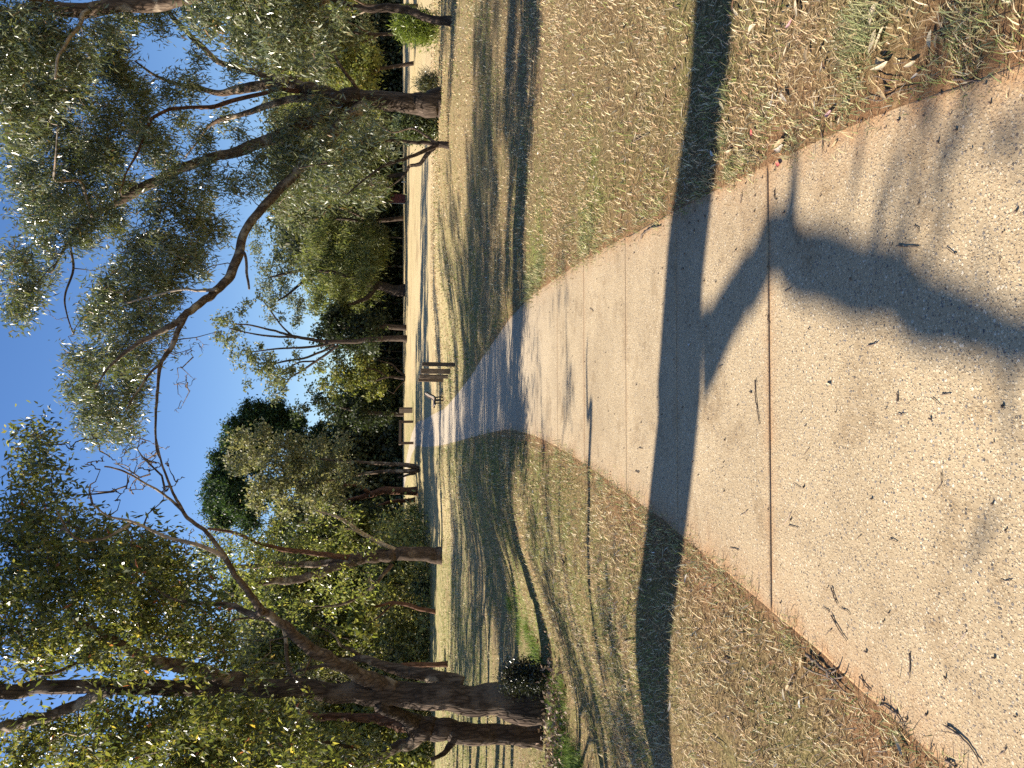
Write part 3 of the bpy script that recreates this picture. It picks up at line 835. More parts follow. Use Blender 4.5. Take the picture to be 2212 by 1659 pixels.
# --- gum standing in the sun further along the swale
OLIVE = dict(L=(0.16, 0.26), W=0.36, droop=0.8, cols=[((0.160, 0.182, 0.058), 5), ((0.232, 0.245, 0.078), 4), ((0.334, 0.308, 0.111), 2), ((0.087, 0.105, 0.039), 3)])
L2 = float(hit(954, 1202)[1]); STAT['L2'] = L2
build_tree("gum with a straight furrowed trunk forking into three upright stems past the swale", "gum trees by the swale", L2, [
    ([(956,1201,33),(915,1199,30),(871,1198,29),(840,1199,27),(806,1202,26),(780,1205,25),(755,1209,24)], 0, 0),
    ([(765,1205,16),(735,1201,13),(698,1198,11.5),(660,1193,11),(620,1189,11),(590,1182,10),(560,1174,9),(504,1150,7),(448,1142,5)], 0, -1.5, M_BARK_RED),
    ([(765,1210,17),(742,1211,16),(710,1216,14),(681,1219,13.5),(645,1219,13),(612,1219,13),(560,1222,11),(500,1225,8)], 0, 1.0, M_BARK_LIMB),
    ([(770,1212,20),(742,1219,19),(707,1232,18.5),(680,1242,18),(655,1250,18),(620,1255,16),(582,1258,15),(540,1266,12),(500,1285,9)], 0, -1.0, M_BARK_LIMB),
    ([(858,1190,10),(820,1172,9.5),(785,1155,9),(762,1138,8.5),(742,1124,8),(720,1114,5),(681,1103,3)], 0, -0.8, M_BARK_PALE),
    ([(848,1218,10),(828,1240,8.5),(806,1267,8),(780,1285,7),(740,1305,6),(700,1310,4)], 0, -0.5, M_BARK_LIMB),
    ([(785,1156,5),(760,1145,4),(735,1142,3)], -0.6, -0.9, M_BARK_PALE),
], [(470,1180,34),(520,1180,34),(560,1200,32),(480,1230,34),(530,1250,34),(590,1230,28),(590,1150,30),(640,1160,28),(640,1235,22),(690,1175,24),(690,1260,24),(740,1160,22),(740,1250,26),(780,1270,22),(720,1310,26),(800,1240,16),(800,1180,14),(560,1300,32),(640,1310,30),(700,1110,20),(440,1200,30),(760,1110,16)],
   OLIVE, 107, clump_k=1.8, leaves=34, clump_r=0.55, depth=3.5, bark=M_BARK_BROWN, limb_bark=M_BARK_LIMB, leaf_mat=M_LEAF_GREEN, flare=1.2)


# ------------------------------------------------------------------ trees beyond the frame's edge whose shadows cross the path
DXS = math.cos(SUN_AZ) / math.tan(SUN_EL); DYS = math.sin(SUN_AZ) / math.tan(SUN_EL)
def lift(ix, iy, X, w=0.0):
    """the point at the place's x = X whose shadow falls on the path at this spot"""
    g = on_plane(ix, iy)
    h = (g[0] - X) / DXS
    return (X, g[1] + DYS * h, h)
SX = -6.6
p1 = lift(1475, 740, SX); p0 = lift(1440, 1100, SX); p2 = lift(1535, 20, SX)
def gz_(x, y): return tz(x, y)
bx_, by_ = SX, p0[1] + (p0[1] - p1[1]) * 0.4
trunk_s1 = [(bx_ - 0.05, by_, gz_(bx_, by_), 0.36), (p0[0], p0[1], p0[2], 0.345), (p1[0], p1[1], p1[2], 0.33), (p2[0], p2[1], p2[2], 0.265), (SX + 0.2, p2[1] - 0.1, 7.5, 0.2), (SX - 0.1, p2[1], 10.5, 0.1)]
def br(pts, X):
    out = []
    for ix, iy, r in pts:
        x, y, z = lift(ix, iy, X); out.append((x, y, z, r))
    return out
b1 = br([(1520, 770, 0.15), (1570, 690, 0.11), (1610, 620, 0.095), (1650, 555, 0.09), (1690, 530, 0.09), (1735, 560, 0.09), (1850, 605, 0.085), (1960, 640, 0.075), (2080, 690, 0.06), (2200, 740, 0.05)], SX)
b1.append((b1[-1][0] + 0.1, b1[-1][1] - 0.9, b1[-1][2] - 0.15, 0.03))
build_tree("tall gum whose trunk throws the broad shadow across the path", "gum trees by the swale", 0, [
    (trunk_s1, 0, 0), (b1, 0, 0),
    ([(SX, p2[1], 6.6, 0.15), (SX + 0.6, p2[1] + 1.2, 8.2, 0.10), (SX + 0.7, p2[1] + 2.4, 9.8, 0.04)], 0, 0),
    ([(SX, p2[1], 7.2, 0.13), (SX - 1.0, p2[1] - 0.6, 8.8, 0.09), (SX - 1.6, p2[1] - 1.2, 10.6, 0.04)], 0, 0),
    ([b1[4], (b1[4][0], b1[4][1] - .05, b1[4][2] + .12, .04), (b1[4][0], b1[4][1] - .02, b1[4][2] + .3, .015)], 0, 0),
], [(SX, p2[1], 11, 1.8), (SX + 0.8, p2[1] + 2.2, 10, 1.5), (SX - 1.5, p2[1] - 1.2, 10.8, 1.5), (SX + 0.3, p2[1] + 1, 12.3, 1.3),
    (SX, b1[9][1] - .5, b1[9][2] + .5, .22), (SX + .1, b1[8][1] - .2, b1[8][2] + .9, .2), (SX - .1, b1[9][1] - .3, b1[9][2] + 1.3, .25), (SX, b1[7][1] - .1, b1[7][2] + 1.0, .16), (SX - .1, b1[8][1] + .1, b1[8][2] + 1.7, .22), (SX, b1[9][1] - .6, b1[9][2] - .2, .15), (SX, b1[8][1] + .2, b1[8][2] + .35, .13)],
   GUM, 201, clump_k=1.0, leaves=30, clump_r=0.3, bark=M_BARK_DARK, limb_bark=M_BARK_LIMB, world=True, rough=0.03, flare=1.2)

q = [lift(1268, 780, -5.6), lift(1270, 900, -5.6), lift(1273, 1010, -5.6)]
build_tree("dead bare sapling standing behind the tall gum that shades the path", "gum trees by the swale", 0, [
    ([(-5.55, q[2][1] + .1, gz_(-5.55, q[2][1]), 0.055), (q[2][0], q[2][1], q[2][2], 0.045), (q[1][0], q[1][1], q[1][2], 0.035), (q[0][0], q[0][1], q[0][2], 0.02), (-5.6, q[0][1], q[0][2] + .15, 0.012)], 0, 0)], [], GUM, 202, bark=M_BARK_DARK, world=True, flare=1.2, name="dead_sapling")

side_trees = [  # x, y, height, crown radius, density, label
    (-8.8, 9.6, 7.0, 1.6, 0.12, "slender gum beyond the tall shading gum, thin airy crown"),
    (-12.6, 17.6, 14.5, 3.2, 0.40, "bushy gum on the swale bank behind the largest gum"),
    (-15.4, 20.4, 17.0, 3.6, 0.40, "old gum at the back of the swale, tallest on that side"),
    (-14.8, 24.0, 16.0, 3.4, 0.36, "broad gum on the far swale bank with low branches"),
    (-18.5, 26.5, 18.0, 3.8, 0.36, "tall gum on the swale bank with a lopsided crown"),
    (-18.0, 31.0, 17.0, 3.6, 0.34, "lanky gum at the back of the swale with a high crown"),
    (-22.5, 34.5, 17.5, 3.8, 0.30, "gum at the swale's bend with a wide thin crown"),
    (-12.0, 21.5, 9.0, 2.2, 0.34, "young gum with a low crown on the bank near the path"),
    (-15.6, 28.0, 9.5, 2.3, 0.34, "low spreading gum where the swale opens to the lawn"),
    (-19.5, 36.0, 10.5, 2.4, 0.30, "small gum at the bend of the swale bank"),
    (-10.8, 18.6, 7.0, 1.7, 0.34, "leaning gum halfway along the swale bank"),
    (-7.6, 7.3, 4.2, 1.2, 0.26, "small many twigged sapling beside the tall shading gum"),
    (-9.4, 8.0, 5.2, 1.4, 0.24, "bushy young gum beyond the tall shading gum"),
    (-8.4, 11.0, 5.0, 1.4, 0.24, "stringy young gum just out past the nearest pair"),
]
for k, (x, y, h, cr, dens, lab) in enumerate(side_trees):
    z = gz_(x, y)
    r = np.random.default_rng(300 + k)
    tr = [(x, y, z, 0.05 + h * 0.017), (x + .2 * r.standard_normal(), y, z + h * 0.3, 0.03 + h * 0.013), (x + .4 * r.standard_normal(), y + .3 * r.standard_normal(), z + h * 0.6, 0.02 + h * 0.008), (x + .5 * r.standard_normal(), y, z + h * 0.9, 0.03)]
    lm = [(tr, 0, 0)]; bl = []
    for j in range(5):
        a = j * 1.256 + r.uniform(-.5, .5); t = r.uniform(0.3, 0.75)
        s0 = (x, y, z + h * t * 0.8, 0.02 + h * 0.006)
        e = (x + cr * math.cos(a) * .8, y + cr * math.sin(a) * .8, z + h * (t * .8 + .16))
        lm.append(([s0, ((s0[0] + e[0]) / 2, (s0[1] + e[1]) / 2, (s0[2] + e[2]) / 2 + .2, 0.015 + h * 0.004), (*e, 0.02)], 0, 0))
        bl.append((*e, cr * r.uniform(.4, .6)))
    for j in range(6):
        bl.append((x + r.uniform(-.6, .6) * cr, y + r.uniform(-.6, .6) * cr, z + h * r.uniform(.6, 1.0), cr * r.uniform(.35, .6)))
    build_tree(lab, "gum trees by the swale", 0, lm, bl, GUM if k % 2 else BROAD, 210 + k, clump_k=dens * 2.6, leaves=80, clump_r=0.32, bark=M_BARK_BROWN, limb_bark=M_BARK_LIMB, leaf_mat=M_LEAF if k % 2 else M_LEAF_GREEN, world=True)

# ------------------------------------------------------------------ trees beyond the lawn
FGREY = dict(L=(0.22, 0.40), W=0.40, droop=0.6, cols=[((0.161, 0.179, 0.098), 5), ((0.224, 0.235, 0.130), 3), ((0.105, 0.124, 0.065), 3), ((0.280, 0.276, 0.169), 1)])
FOLIVE = dict(L=(0.22, 0.40), W=0.45, droop=0.5, cols=[((0.168, 0.186, 0.052), 5), ((0.238, 0.248, 0.072), 3), ((0.098, 0.117, 0.039), 3), ((0.336, 0.304, 0.104), 1)])
FPALE = dict(L=(0.18, 0.32), W=0.42, droop=0.6, cols=[((0.230, 0.227, 0.124), 5), ((0.324, 0.305, 0.182), 3), ((0.135, 0.143, 0.072), 3)])
FCASU = dict(L=(0.35, 0.7), W=0.16, droop=1.6, cols=[((0.182, 0.207, 0.072), 5), ((0.252, 0.262, 0.098), 3), ((0.126, 0.152, 0.052), 3)])
FDARK = dict(L=(0.22, 0.42), W=0.35, droop=-0.2, cols=[((0.029, 0.056, 0.019), 5), ((0.052, 0.094, 0.029), 3), ((0.091, 0.138, 0.042), 1.5), ((0.016, 0.031, 0.012), 3)])  # lighter greens stand for the pine's sunlit parts, mixed in at random
FDEEP = dict(L=(0.22, 0.42), W=0.45, droop=0.3, cols=[((0.039, 0.055, 0.026), 5), ((0.065, 0.085, 0.036), 3), ((0.023, 0.033, 0.017), 3)])

def far(label, base, Y, limbs, blobs, style, seed, group="trees beyond the lawn", k=2.2, leaves=60, cr=0.75, depth=4.0, bark=M_BARK_DARK, name="tree", lb=None):
    style = dict(style, L=(style['L'][0] * 1.2, style['L'][1] * 1.2), W=style['W'] * 1.15)
    return build_tree(label, group, Y, limbs, blobs, style, seed, clump_k=k * 1.25, leaves=leaves, clump_r=cr, depth=depth, bark=bark, limb_bark=lb or bark, leaf_mat=M_LEAF_FAR, sides=7, flare=1.2, sink=0.4, name=name)

far("feathery light green sheoak with a stout black trunk and shaded underside", None, 92, [
    ([(872,628,24),(840,622,20),(806,612,18),(770,600,14),(730,590,9),(690,585,5)], 0, 0),
    ([(815,615,14),(790,645,10),(750,660,7)], 0, -2), ([(810,612,13),(780,560,10),(740,530,6)], 0, 2)],
    [(675,520,22),(672,570,24),(675,620,24),(690,660,22),(720,520,26),(720,570,28),(720,620,28),(728,665,22),(760,560,28),(760,610,26),(765,650,20),(790,540,24),(790,590,22),(810,560,18),(800,630,14),(750,510,24),(790,500,22),(700,490,24),(825,530,14)], FCASU, 301, k=2.6, cr=0.9, depth=5, name="sheoak")
far("sparse tree with upswept bare branches and thin tufts against open sky", None, 86, [
    ([(874,732,14),(840,731,12),(800,733,11),(760,737,10),(706,738,9)], 0, 0),
    ([(712,738,8),(694,737,7.5),(660,731,6.5),(632,726,6),(605,718,5),(582,712,4.5),(538,702,3.5),(500,700,2.5)], 0, 1),
    ([(632,726,4.5),(607,702,3.5),(582,668,3),(563,643,2)], .5, 2), ([(712,738,6),(680,734,5.5),(640,729,5),(595,727,4.5),(550,722,3.5),(496,710,2.5)], 0, -1.5),
    ([(715,740,6),(690,747,5),(652,750,5),(620,752,4),(590,754,3.5),(545,760,2.5)], 0, -1), ([(722,744,6),(700,757,5.5),(657,774,5),(607,782,4),(565,795,3)], 0, 1.5),
    ([(730,746,6),(700,768,5.5),(669,789,5),(645,805,4),(627,816,3.5),(607,848,2.5)], 0, 2.5), ([(680,780,4),(640,785,3.5),(600,815,2.5)], 1.5, 1)],
    [(468,700,12),(475,725,14),(490,690,14),(495,740,14),(512,712,14),(520,675,10),(540,655,9),(560,642,8),(580,660,10),(525,760,14),(545,775,16),(560,800,16),(578,775,16),(590,800,18),(600,825,16),(610,845,10),(560,745,8),(620,800,16),(640,775,8),(590,855,10),(612,690,8),(640,690,8),(500,765,8),(535,825,8),(645,658,10),(625,745,7),(655,800,8),(580,835,10),(520,790,8)],
    FGREY, 302, k=3.4, leaves=32, cr=0.55, depth=3.0)
far("dense dark tree under the sparse upswept branches", None, 88, [([(874,708,12),(840,706,11),(790,708,9),(740,708,6)], 0, 0)],
    [(700,700,18),(718,690,20),(718,730,22),(745,700,24),(750,738,22),(775,700,24),(775,735,22),(800,720,20),(803,745,14),(740,675,16),(692,728,14),(820,700,12)], FDEEP, 303, k=3.4, depth=4)
far("tall grey green gum rising behind the light green sheoak", None, 112, [([(866,560,14),(780,565,12),(700,575,9),(620,590,6),(580,600,3)], 0, 0), ([(700,575,8),(640,540,5),(600,530,3)], 0, 2), ([(690,577,7),(630,630,5),(600,650,3)], 0, -2)],
    [(558,540,18),(572,580,20),(590,560,24),(570,618,20),(590,648,18),(610,600,26),(620,550,26),(620,640,20),(640,580,24),(648,660,16),(650,520,24),(600,510,22),(560,500,18),(640,690,10),(585,688,8),(680,560,24),(700,610,20)], FGREY, 304, k=1.9, cr=0.9, depth=4)
far("massive dark green pine, the tallest crown beyond the path", None, 108, [([(868,1040,30),(760,1042,24),(650,1045,18),(540,1050,10),(470,1055,4)], 0, 0)],
    [(448,1050,12),(452,1078,14),(455,1105,14),(466,1028,16),(470,1060,20),(470,1130,16),(488,1000,20),(490,1040,24),(492,1085,26),(500,1125,22),(512,960,20),(515,990,24),(520,1060,28),(535,880,12),(530,900,14),(528,925,18),(545,940,24),(545,1000,28),(550,1100,28),(560,875,12),(565,905,22),(580,960,28),(590,1050,30),(600,910,24),(620,1100,28),(640,950,28),(640,1010,28),(690,940,28),(700,1000,28),(740,970,28),(780,950,24),(790,1010,24),(488,955,14),(500,930,16),(515,915,14),(545,905,18),(560,930,22),(580,900,20),(600,880,18),(620,900,20),(470,990,18),(500,960,20),(520,930,20),(540,900,18),(570,890,20),(530,970,24),(560,950,26),(590,930,26),(480,1030,22),(470,1095,20),(510,1040,26),(510,1090,26),(640,920,24),(660,960,26),(475,1120,18),(540,1130,24)],
    FDARK, 305, k=6.0, leaves=70, cr=0.7, depth=5, name="pine_tree")
far("ragged dark cypress between the pine and the path's far end", None, 96, [([(872,895,10),(820,893,9),(760,885,6),(690,868,3)], 0, 0)],
    [(672,850,9),(688,868,13),(705,848,8),(708,880,14),(728,862,14),(735,895,16),(752,880,18),(780,890,18),(780,915,16),(808,900,16),(828,905,12),(845,895,10),(660,880,8),(640,892,10)], FDEEP, 306, k=3.6, depth=3, name="cypress_tree")
Y6 = float(hit(906, 1013)[1])
far("pale leaved gum with two slim leaning stems by the path's far bend", None, Y6, [
    ([(907,1012,12),(880,1006,10),(850,1003,8.5),(785,999,6.5),(733,995,5),(660,990,4),(600,985,3)], 0, 0), ([(905,1016,10),(860,1018,8.5),(828,1018,8),(776,1025,5.5),(700,1040,4),(640,1050,3)], 0, 0.8), ([(898,1022,6),(880,1026,5),(860,1032,4)], 0.4, 1)],
    [(488,988,12),(502,962,12),(515,1010,22),(528,950,20),(548,990,24),(556,1050,24),(568,940,18),(590,1000,26),(600,960,22),(600,1060,26),(630,1010,26),(630,960,20),(650,1060,24),(660,1000,26),(690,960,22),(690,1030,26),(720,1000,26),(720,1060,22),(740,960,18),(750,1020,18),(560,1090,18),(620,1100,20),(680,1090,20),(740,1090,14),(780,1040,12)],
    FPALE, 307, k=2.2, leaves=50, cr=0.6, depth=4, bark=M_BARK_LIMB)
Y7 = float(hit(902, 1062)[1])
far("stout reddish black trunk beside the pale two stemmed gum", None, Y7, [
    ([(903,1062,19),(870,1061,17),(828,1060,17),(785,1072,12),(740,1085,7),(690,1100,4)], 0, 0), ([(800,1066,9),(770,1050,6),(730,1048,4)], 0, -1), ([(897,1080,10),(870,1082,8),(845,1084,7),(800,1100,4)], 1, 1)],
    [(640,1125,24),(700,1130,26),(740,1112,24),(770,1132,24),(800,1108,20),(820,1150,20),(838,1110,12),(720,1075,14),(600,1140,22),(860,1140,12),(690,1170,20),(760,1170,18)], FDEEP, 308, k=2.6, leaves=50, cr=0.6, depth=3.5, bark=M_BARK_RED)
far("olive gum with a low forked trunk behind the timber posts", None, 92, [
    ([(879,816,8),(850,815,6.5),(830,815,6),(805,822,4),(770,815,3)], 0, 0), ([(878,814,6),(860,800,5),(845,786,4),(815,778,3)], 0, .5), ([(835,815,5),(815,800,4),(790,795,3)], 0, -.5), ([(876,820,4),(860,836,3),(850,850,2.5)], 0, -1)],
    [(690,790,14),(700,828,16),(720,770,16),(730,810,22),(750,790,22),(760,830,22),(780,778,20),(790,820,20),(808,790,16),(820,840,12),(720,850,10),(800,850,14),(835,800,8)], FOLIVE, 309, k=2.2, cr=0.7, depth=4)

def rect_blobs(x0, x1, y0, y1, r, n, seed):
    g = np.random.default_rng(seed)
    return [(g.uniform(x0, x1), g.uniform(y0, y1), r * g.uniform(0.7, 1.25)) for _ in range(n)]

rear = [  # base px, Y, trunk top px, rect, style, label
    ((877,71,8), 72, (640,60), (560,810,-30,120), FGREY, "grey green gum past the bright bush, forked pale trunk"),
    ((877,134,9), 70, (640,150), (590,815,90,220), FOLIVE, "olive gum with two leaning sunlit stems past the furrowed trunk"),
    ((873,250,10), 88, (660,250), (620,840,200,320), FGREY, "gum standing behind the big dark gum's trunk"),
    ((872,375,10), 90, (650,380), (640,840,300,430), FOLIVE, "leafy gum behind the small crooked gum"),
    ((871,470,10), 96, (640,470), (610,835,410,520), FGREY, "gum beside the dark red sign pillar"),
    ((876,10,8), 62, (620,0), (540,760,-90,60), FOLIVE, "tall gum at the lawn's far corner"),
    ((872,860,8), 104, (760,870), (740,850,820,920), FOLIVE, "short olive tree behind the timber rail"),
]
for k, ((bx, by, w), Y, top, (x0, x1, y0, y1), st, lab) in enumerate(rear):
    mx, my = (bx + top[0]) / 2, (by + top[1]) / 2 + 8
    far(lab, None, Y, [([(bx, by, w), (mx + 40, my, w * .8), (mx - 20, my - 6, w * .6), (top[0], top[1], 3)], 0, 0),
                       ([(mx + 60, my + 2, w * .6), (mx, my + 25, w * .45), (top[0] + 30, top[1] + 30, 2.5)], 0, 2),
                       ([(mx + 45, my, w * .5), (mx - 20, my - 30, w * .4), (top[0] + 20, top[1] - 30, 2.5)], 0, -2)],
        rect_blobs(x0, x1, y0, y1, 24, 22, 400 + k), st, 320 + k, k=2.0, cr=0.7, depth=5, lb=M_BARK_LIMB)

left_rear = [  # base px (on the ground), top, rect, style, label
    ((932,1262,7), (640,1240), (600,880,1200,1300), FOLIVE, "olive gum right behind the three stemmed gum"),
    ((925,1375,9), (560,1370), (540,900,1310,1430), FOLIVE, "yellow green gum past the swale, dense to the ground"),
    ((930,1465,9), (520,1460), (480,900,1400,1510), FPALE, "pale gum seen between the nearest trunks"),
    ((935,1560,9), (500,1560), (440,900,1500,1610), FOLIVE, "sunlit yellow green tree behind the nearest gums"),
    ((940,1650,9), (500,1650), (420,910,1590,1730), FOLIVE, "thick leafy tree at the swale's near bend"),
    ((915,1170,8), (640,1160), (640,880,1130,1210), FOLIVE, "dark leaved tree in the shade past the straight forked gum"),
    ((925,1420,8), (300,1400), (180,520,1180,1659), FOLIVE, "very tall gum whose crown tops the nearest ones"),
]
for k, ((bx, by, w), top, (x0, x1, y0, y1), st, lab) in enumerate(left_rear):
    Y = min(float(hit(bx, by)[1]) + 4, 72)
    mx, my = (bx + top[0]) / 2, (by + top[1]) / 2 + 8
    far(lab, None, Y, [([(bx + 6, by, w), (mx + 40, my, w * .8), (mx - 20, my - 6, w * .6), (top[0], top[1], 3)], 0, 0),
                       ([(mx + 90, my + 2, w * .6), (mx, my + 25, w * .45), (top[0] + 30, top[1] + 30, 2.5)], 0, 2),
                       ([(mx + 65, my, w * .5), (mx - 20, my - 30, w * .4), (top[0] + 20, top[1] - 30, 2.5)], 0, -2)],
        rect_blobs(x0, x1, y0, y1, 26, 26 if k < 6 else 34, 440 + k), st, 340 + k, group="trees past the swale", k=1.5, leaves=46, cr=0.6, depth=4, lb=M_BARK_LIMB)
Yr = float(hit(941, 1323)[1])
far("thin reddish trunk bending out of the grass past the swale", None, Yr, [([(943,1325,10),(915,1316,9),(880,1306,9),(845,1302,7),(814,1309,6),(780,1310,4)], 0, 0), ([(850,1303,5),(820,1330,4),(790,1350,3)], 0, 1)],
    [(790,1310,14),(770,1340,16),(800,1360,14),(760,1290,12)], FOLIVE, 360, group="trees past the swale", k=2.0, cr=0.4, depth=1.5, bark=M_BARK_RED)
Ys = float(hit(968, 1436)[1])
far("broken grey stump of a dead tree standing in the swale grass", None, Ys, [([(969,1436,12),(930,1436,11),(890,1436,11),(866,1437,10)], 0, 0), ([(880,1437,6),(860,1440,4)], 0, .1)], [], FOLIVE, 361, group="trees past the swale", bark=M_BARK_RED, name="dead_stump")

# slim woodland trunks in the shade at the lawn's far edge
g = np.random.default_rng(77)
SLIM = [("from the red pillar towards the sheoak", [455, 470, 486, 500, 515, 530, 545, 560, 575]), ("from the sheoak towards the dark dense tree", [655, 672, 690]), ("from the dark dense tree towards the timber posts", [745, 760, 775, 790]),
        ("by the olive gum near the posts", [845]), ("behind the low timber rail", [930, 945]), ("from the leaning sunlit stems towards the furrowed trunk", [110, 160, 200]), ("between the small crooked gum and furrowed trunk", [330, 350]),
        ("between the small crooked gum and red pillar", [395, 415]), ("past the reddish black trunk", [1120, 1140]), ("behind the bright green bush", [30, 60])]
SLIM = [(iy, "%s slim woodland trunk %s" % (["first", "second", "third", "fourth", "fifth", "sixth", "seventh", "eighth", "ninth"][q], w)) for w, l in SLIM for q, iy in enumerate(l)]
for k in range(30):
    iy, slim_label = SLIM[k]
    Y = g.uniform(100, 118)
    w = g.uniform(2.5, 5); ln = g.uniform(70, 130); lean = g.uniform(-10, 10)
    build_tree(slim_label, "slim trees at the lawn's far edge", Y, [([(876, iy, w), (840, iy + lean * .3, w * .9), (872 - ln, iy + lean, w * .5)], 0, 0)],
        [(872 - ln + 10, iy + lean, g.uniform(16, 24)), (872 - ln * .7, iy + lean + g.uniform(-14, 14), g.uniform(10, 18))], FDEEP if k % 3 else FOLIVE, 500 + k,
        clump_k=2.2, leaves=40, clump_r=0.8, depth=3, bark=M_BARK_LIMB if k % 4 == 0 else M_BARK_DARK, leaf_mat=M_LEAF_FAR, sides=5, flare=1.1, sink=0.5, name="woodland_tree")

# the wood behind everything
def build_wood():
    r = np.random.default_rng(91)
    prof_y = [-900, -200, 0, 300, 540, 580, 680, 720, 850, 900, 1150, 1250, 1659, 2600]
    prof_v = [600, 560, 560, 570, 590, 700, 725, 775, 785, 720, 600, 500, 470, 520]
    parts = []
    n = 7400
    iy = r.uniform(-350, 2050, n)
    Y = r.uniform(103, 128, n)
    top = np.interp(iy, prof_y, prof_v) + r.uniform(0, 30, n)
    f = r.random(n) ** 0.8
    ix = top + (885 - top) * f
    C = np.array([at(a, b, y) for a, b, y in zip(ix, iy, Y)])
    gz = terrain(C[:, 0], C[:, 1]); C[:, 2] = np.maximum(C[:, 2], gz + 0.3)
    m = 56
    P = np.repeat(C, m, 0) + r.standard_normal((n * m, 3)) * np.array((1.5, 1.5, 1.1))
    D = unit(r.standard_normal((n * m, 3)) + np.array((0, 0, -0.4)))
    L = r.uniform(0.45, 0.85, n * m)
    pal = [((0.09, 0.10, 0.045), 5), ((0.14, 0.15, 0.065), 3), ((0.05, 0.06, 0.03), 4), ((0.20, 0.20, 0.10), 1)]
    cols = pick_cols(pal, n * m, r) * np.repeat(r.uniform(0.6, 1.3, (n, 1)), m, 0)
    V, F, Cc = leaf_mesh(P, D, L, L * 0.55, r, cols)
    tag(link("woodland", mesh_np("woodland", V, [F], Cc), M_LEAF_FAR), kind="stuff")
build_wood()
def build_thicket():
    """undergrowth beyond the swale, close to the ground"""
    r = np.random.default_rng(92)
    n, m = 1500, 40
    iy = r.uniform(1125, 2050, n); Y = r.uniform(50, 74, n)
    ix = 938 - 130 * r.random(n) ** 1.3
    C = np.array([at(a, b, y) for a, b, y in zip(ix, iy, Y)])
    gz = terrain(C[:, 0], C[:, 1]); C[:, 2] = np.maximum(C[:, 2], gz + 0.2)
    P = np.repeat(C, m, 0) + r.standard_normal((n * m, 3)) * np.array((.8, .8, .55))
    D = unit(r.standard_normal((n * m, 3)))
    L = r.uniform(0.2, 0.4, n * m)
    cols = pick_cols([((0.25, 0.25, 0.085), 5), ((0.33, 0.32, 0.12), 3), ((0.13, 0.135, 0.055), 3), ((0.40, 0.34, 0.18), 1)], n * m, r) * np.repeat(r.uniform(0.6, 1.3, (n, 1)), m, 0)
    V, F, Cc = leaf_mesh(P, D, L, L * 0.5, r, cols)
    tag(link("undergrowth", mesh_np("undergrowth", V, [F], Cc), M_LEAF_FAR), kind="stuff")
build_thicket()

# ------------------------------------------------------------------ shrubs
def shrub(label, base, Y, w_px, h_px, style, seed, mat, n=240, leaves=30, stems=9, tilt=0.0, cr=0.12):
    r = np.random.default_rng(seed)
    b = at(base[0], base[1], Y); b[2] = tz(b[0], b[1])
    s = pxsize(base[0], base[1], Y); W, H = w_px * s, h_px * s
    root = empty("shrub", b, label, "shrub", "shrubs on the lawn and bank")
    parts = []; C = []
    for k in range(stems):
        a = r.uniform(0, 6.28); e = np.array((math.cos(a) * W * .5 * r.uniform(.3, 1) + tilt * W * .4, math.sin(a) * W * .4 * r.uniform(.3, 1), H * r.uniform(.6, 1)))
        t = np.linspace(0, 1, 6)[:, None]
        P = e * t; P[:, :2] *= t ** 0.6; P[0, 2] -= 0.05
        parts.append(tube(P, np.linspace(0.014, 0.004, 6), 4, 0, False))
    V, fs = join_parts(parts)
    tag(link("stems", mesh_np("stems", V, fs), M_STICK, root), kind="stuff")
    d = unit(r.standard_normal((n, 3))) * r.random((n, 1)) ** (1 / 2.2)
    C = d * np.array((W * .5, W * .45, H * .48)) + np.array((tilt * W * .3, 0, H * .52))
    P = np.repeat(C, leaves, 0) + r.standard_normal((n * leaves, 3)) * cr
    P[:, 2] = np.maximum(P[:, 2], 0.02)
    D = unit(r.standard_normal((len(P), 3)) + np.array((0, 0, -style['droop'])))
    L = r.uniform(*style['L'], len(P))
    V, F, Cc = leaf_mesh(P, D, L, L * style['W'], r, pick_cols(style['cols'], len(P), r))
    tag(link("foliage", mesh_np("foliage", V, [F], Cc), mat, root), kind="stuff")
BRIGHT = dict(L=(0.10, 0.22), W=0.14, droop=-0.9, cols=[((0.17, 0.21, 0.045), 5), ((0.22, 0.26, 0.06), 3), ((0.09, 0.12, 0.03), 2)])
SPIKY = dict(L=(0.10, 0.22), W=0.12, droop=-0.6, cols=[((0.07, 0.075, 0.035), 5), ((0.12, 0.12, 0.06), 2)])
GREYG = dict(L=(0.10, 0.18), W=0.3, droop=-0.2, cols=[((0.10, 0.125, 0.055), 5), ((0.15, 0.17, 0.08), 2)])
SMALLD = dict(L=(0.03, 0.055), W=0.45, droop=0.2, cols=[((0.02, 0.024, 0.013), 5), ((0.035, 0.038, 0.02), 2)])
shrub("bright yellow green feathery bush by the bent trunk", (944, 58), R3 + 6, 56, 84, BRIGHT, 601, M_LEAF_GREEN, n=300, leaves=34, cr=0.16, tilt=-.2)
shrub("low dark spiky bush at the big dark gum's foot", (944, 183), R1 + 2, 44, 46, SPIKY, 602, M_LEAF, n=110, leaves=24)
shrub("grey green bush between the big dark gum and the small crooked one", (943, 276), R1 + 3, 48, 92, GREYG, 603, M_LEAF, n=260, leaves=30, cr=0.15)
shrub("wiry black leaved bush against the largest gum's foot", (1112, 1462), 12.2, 66, 112, SMALLD, 604, M_LEAF, n=230, leaves=30, cr=0.07, stems=14)
for k, (b, Y, w, h, lab) in enumerate([((905, 1265), 52, 40, 34, "small dark bush in shade past the straight forked gum"), ((900, 1105), 66, 30, 20, "low yellow bush at the foot of the reddish black trunk"), ((935, 1480), 40, 60, 50, "tangled olive bush past the dead stump")]):
    shrub(lab, b, Y, w, h, GREYG if k != 1 else BRIGHT, 610 + k, M_LEAF, n=150, leaves=24, cr=0.2)

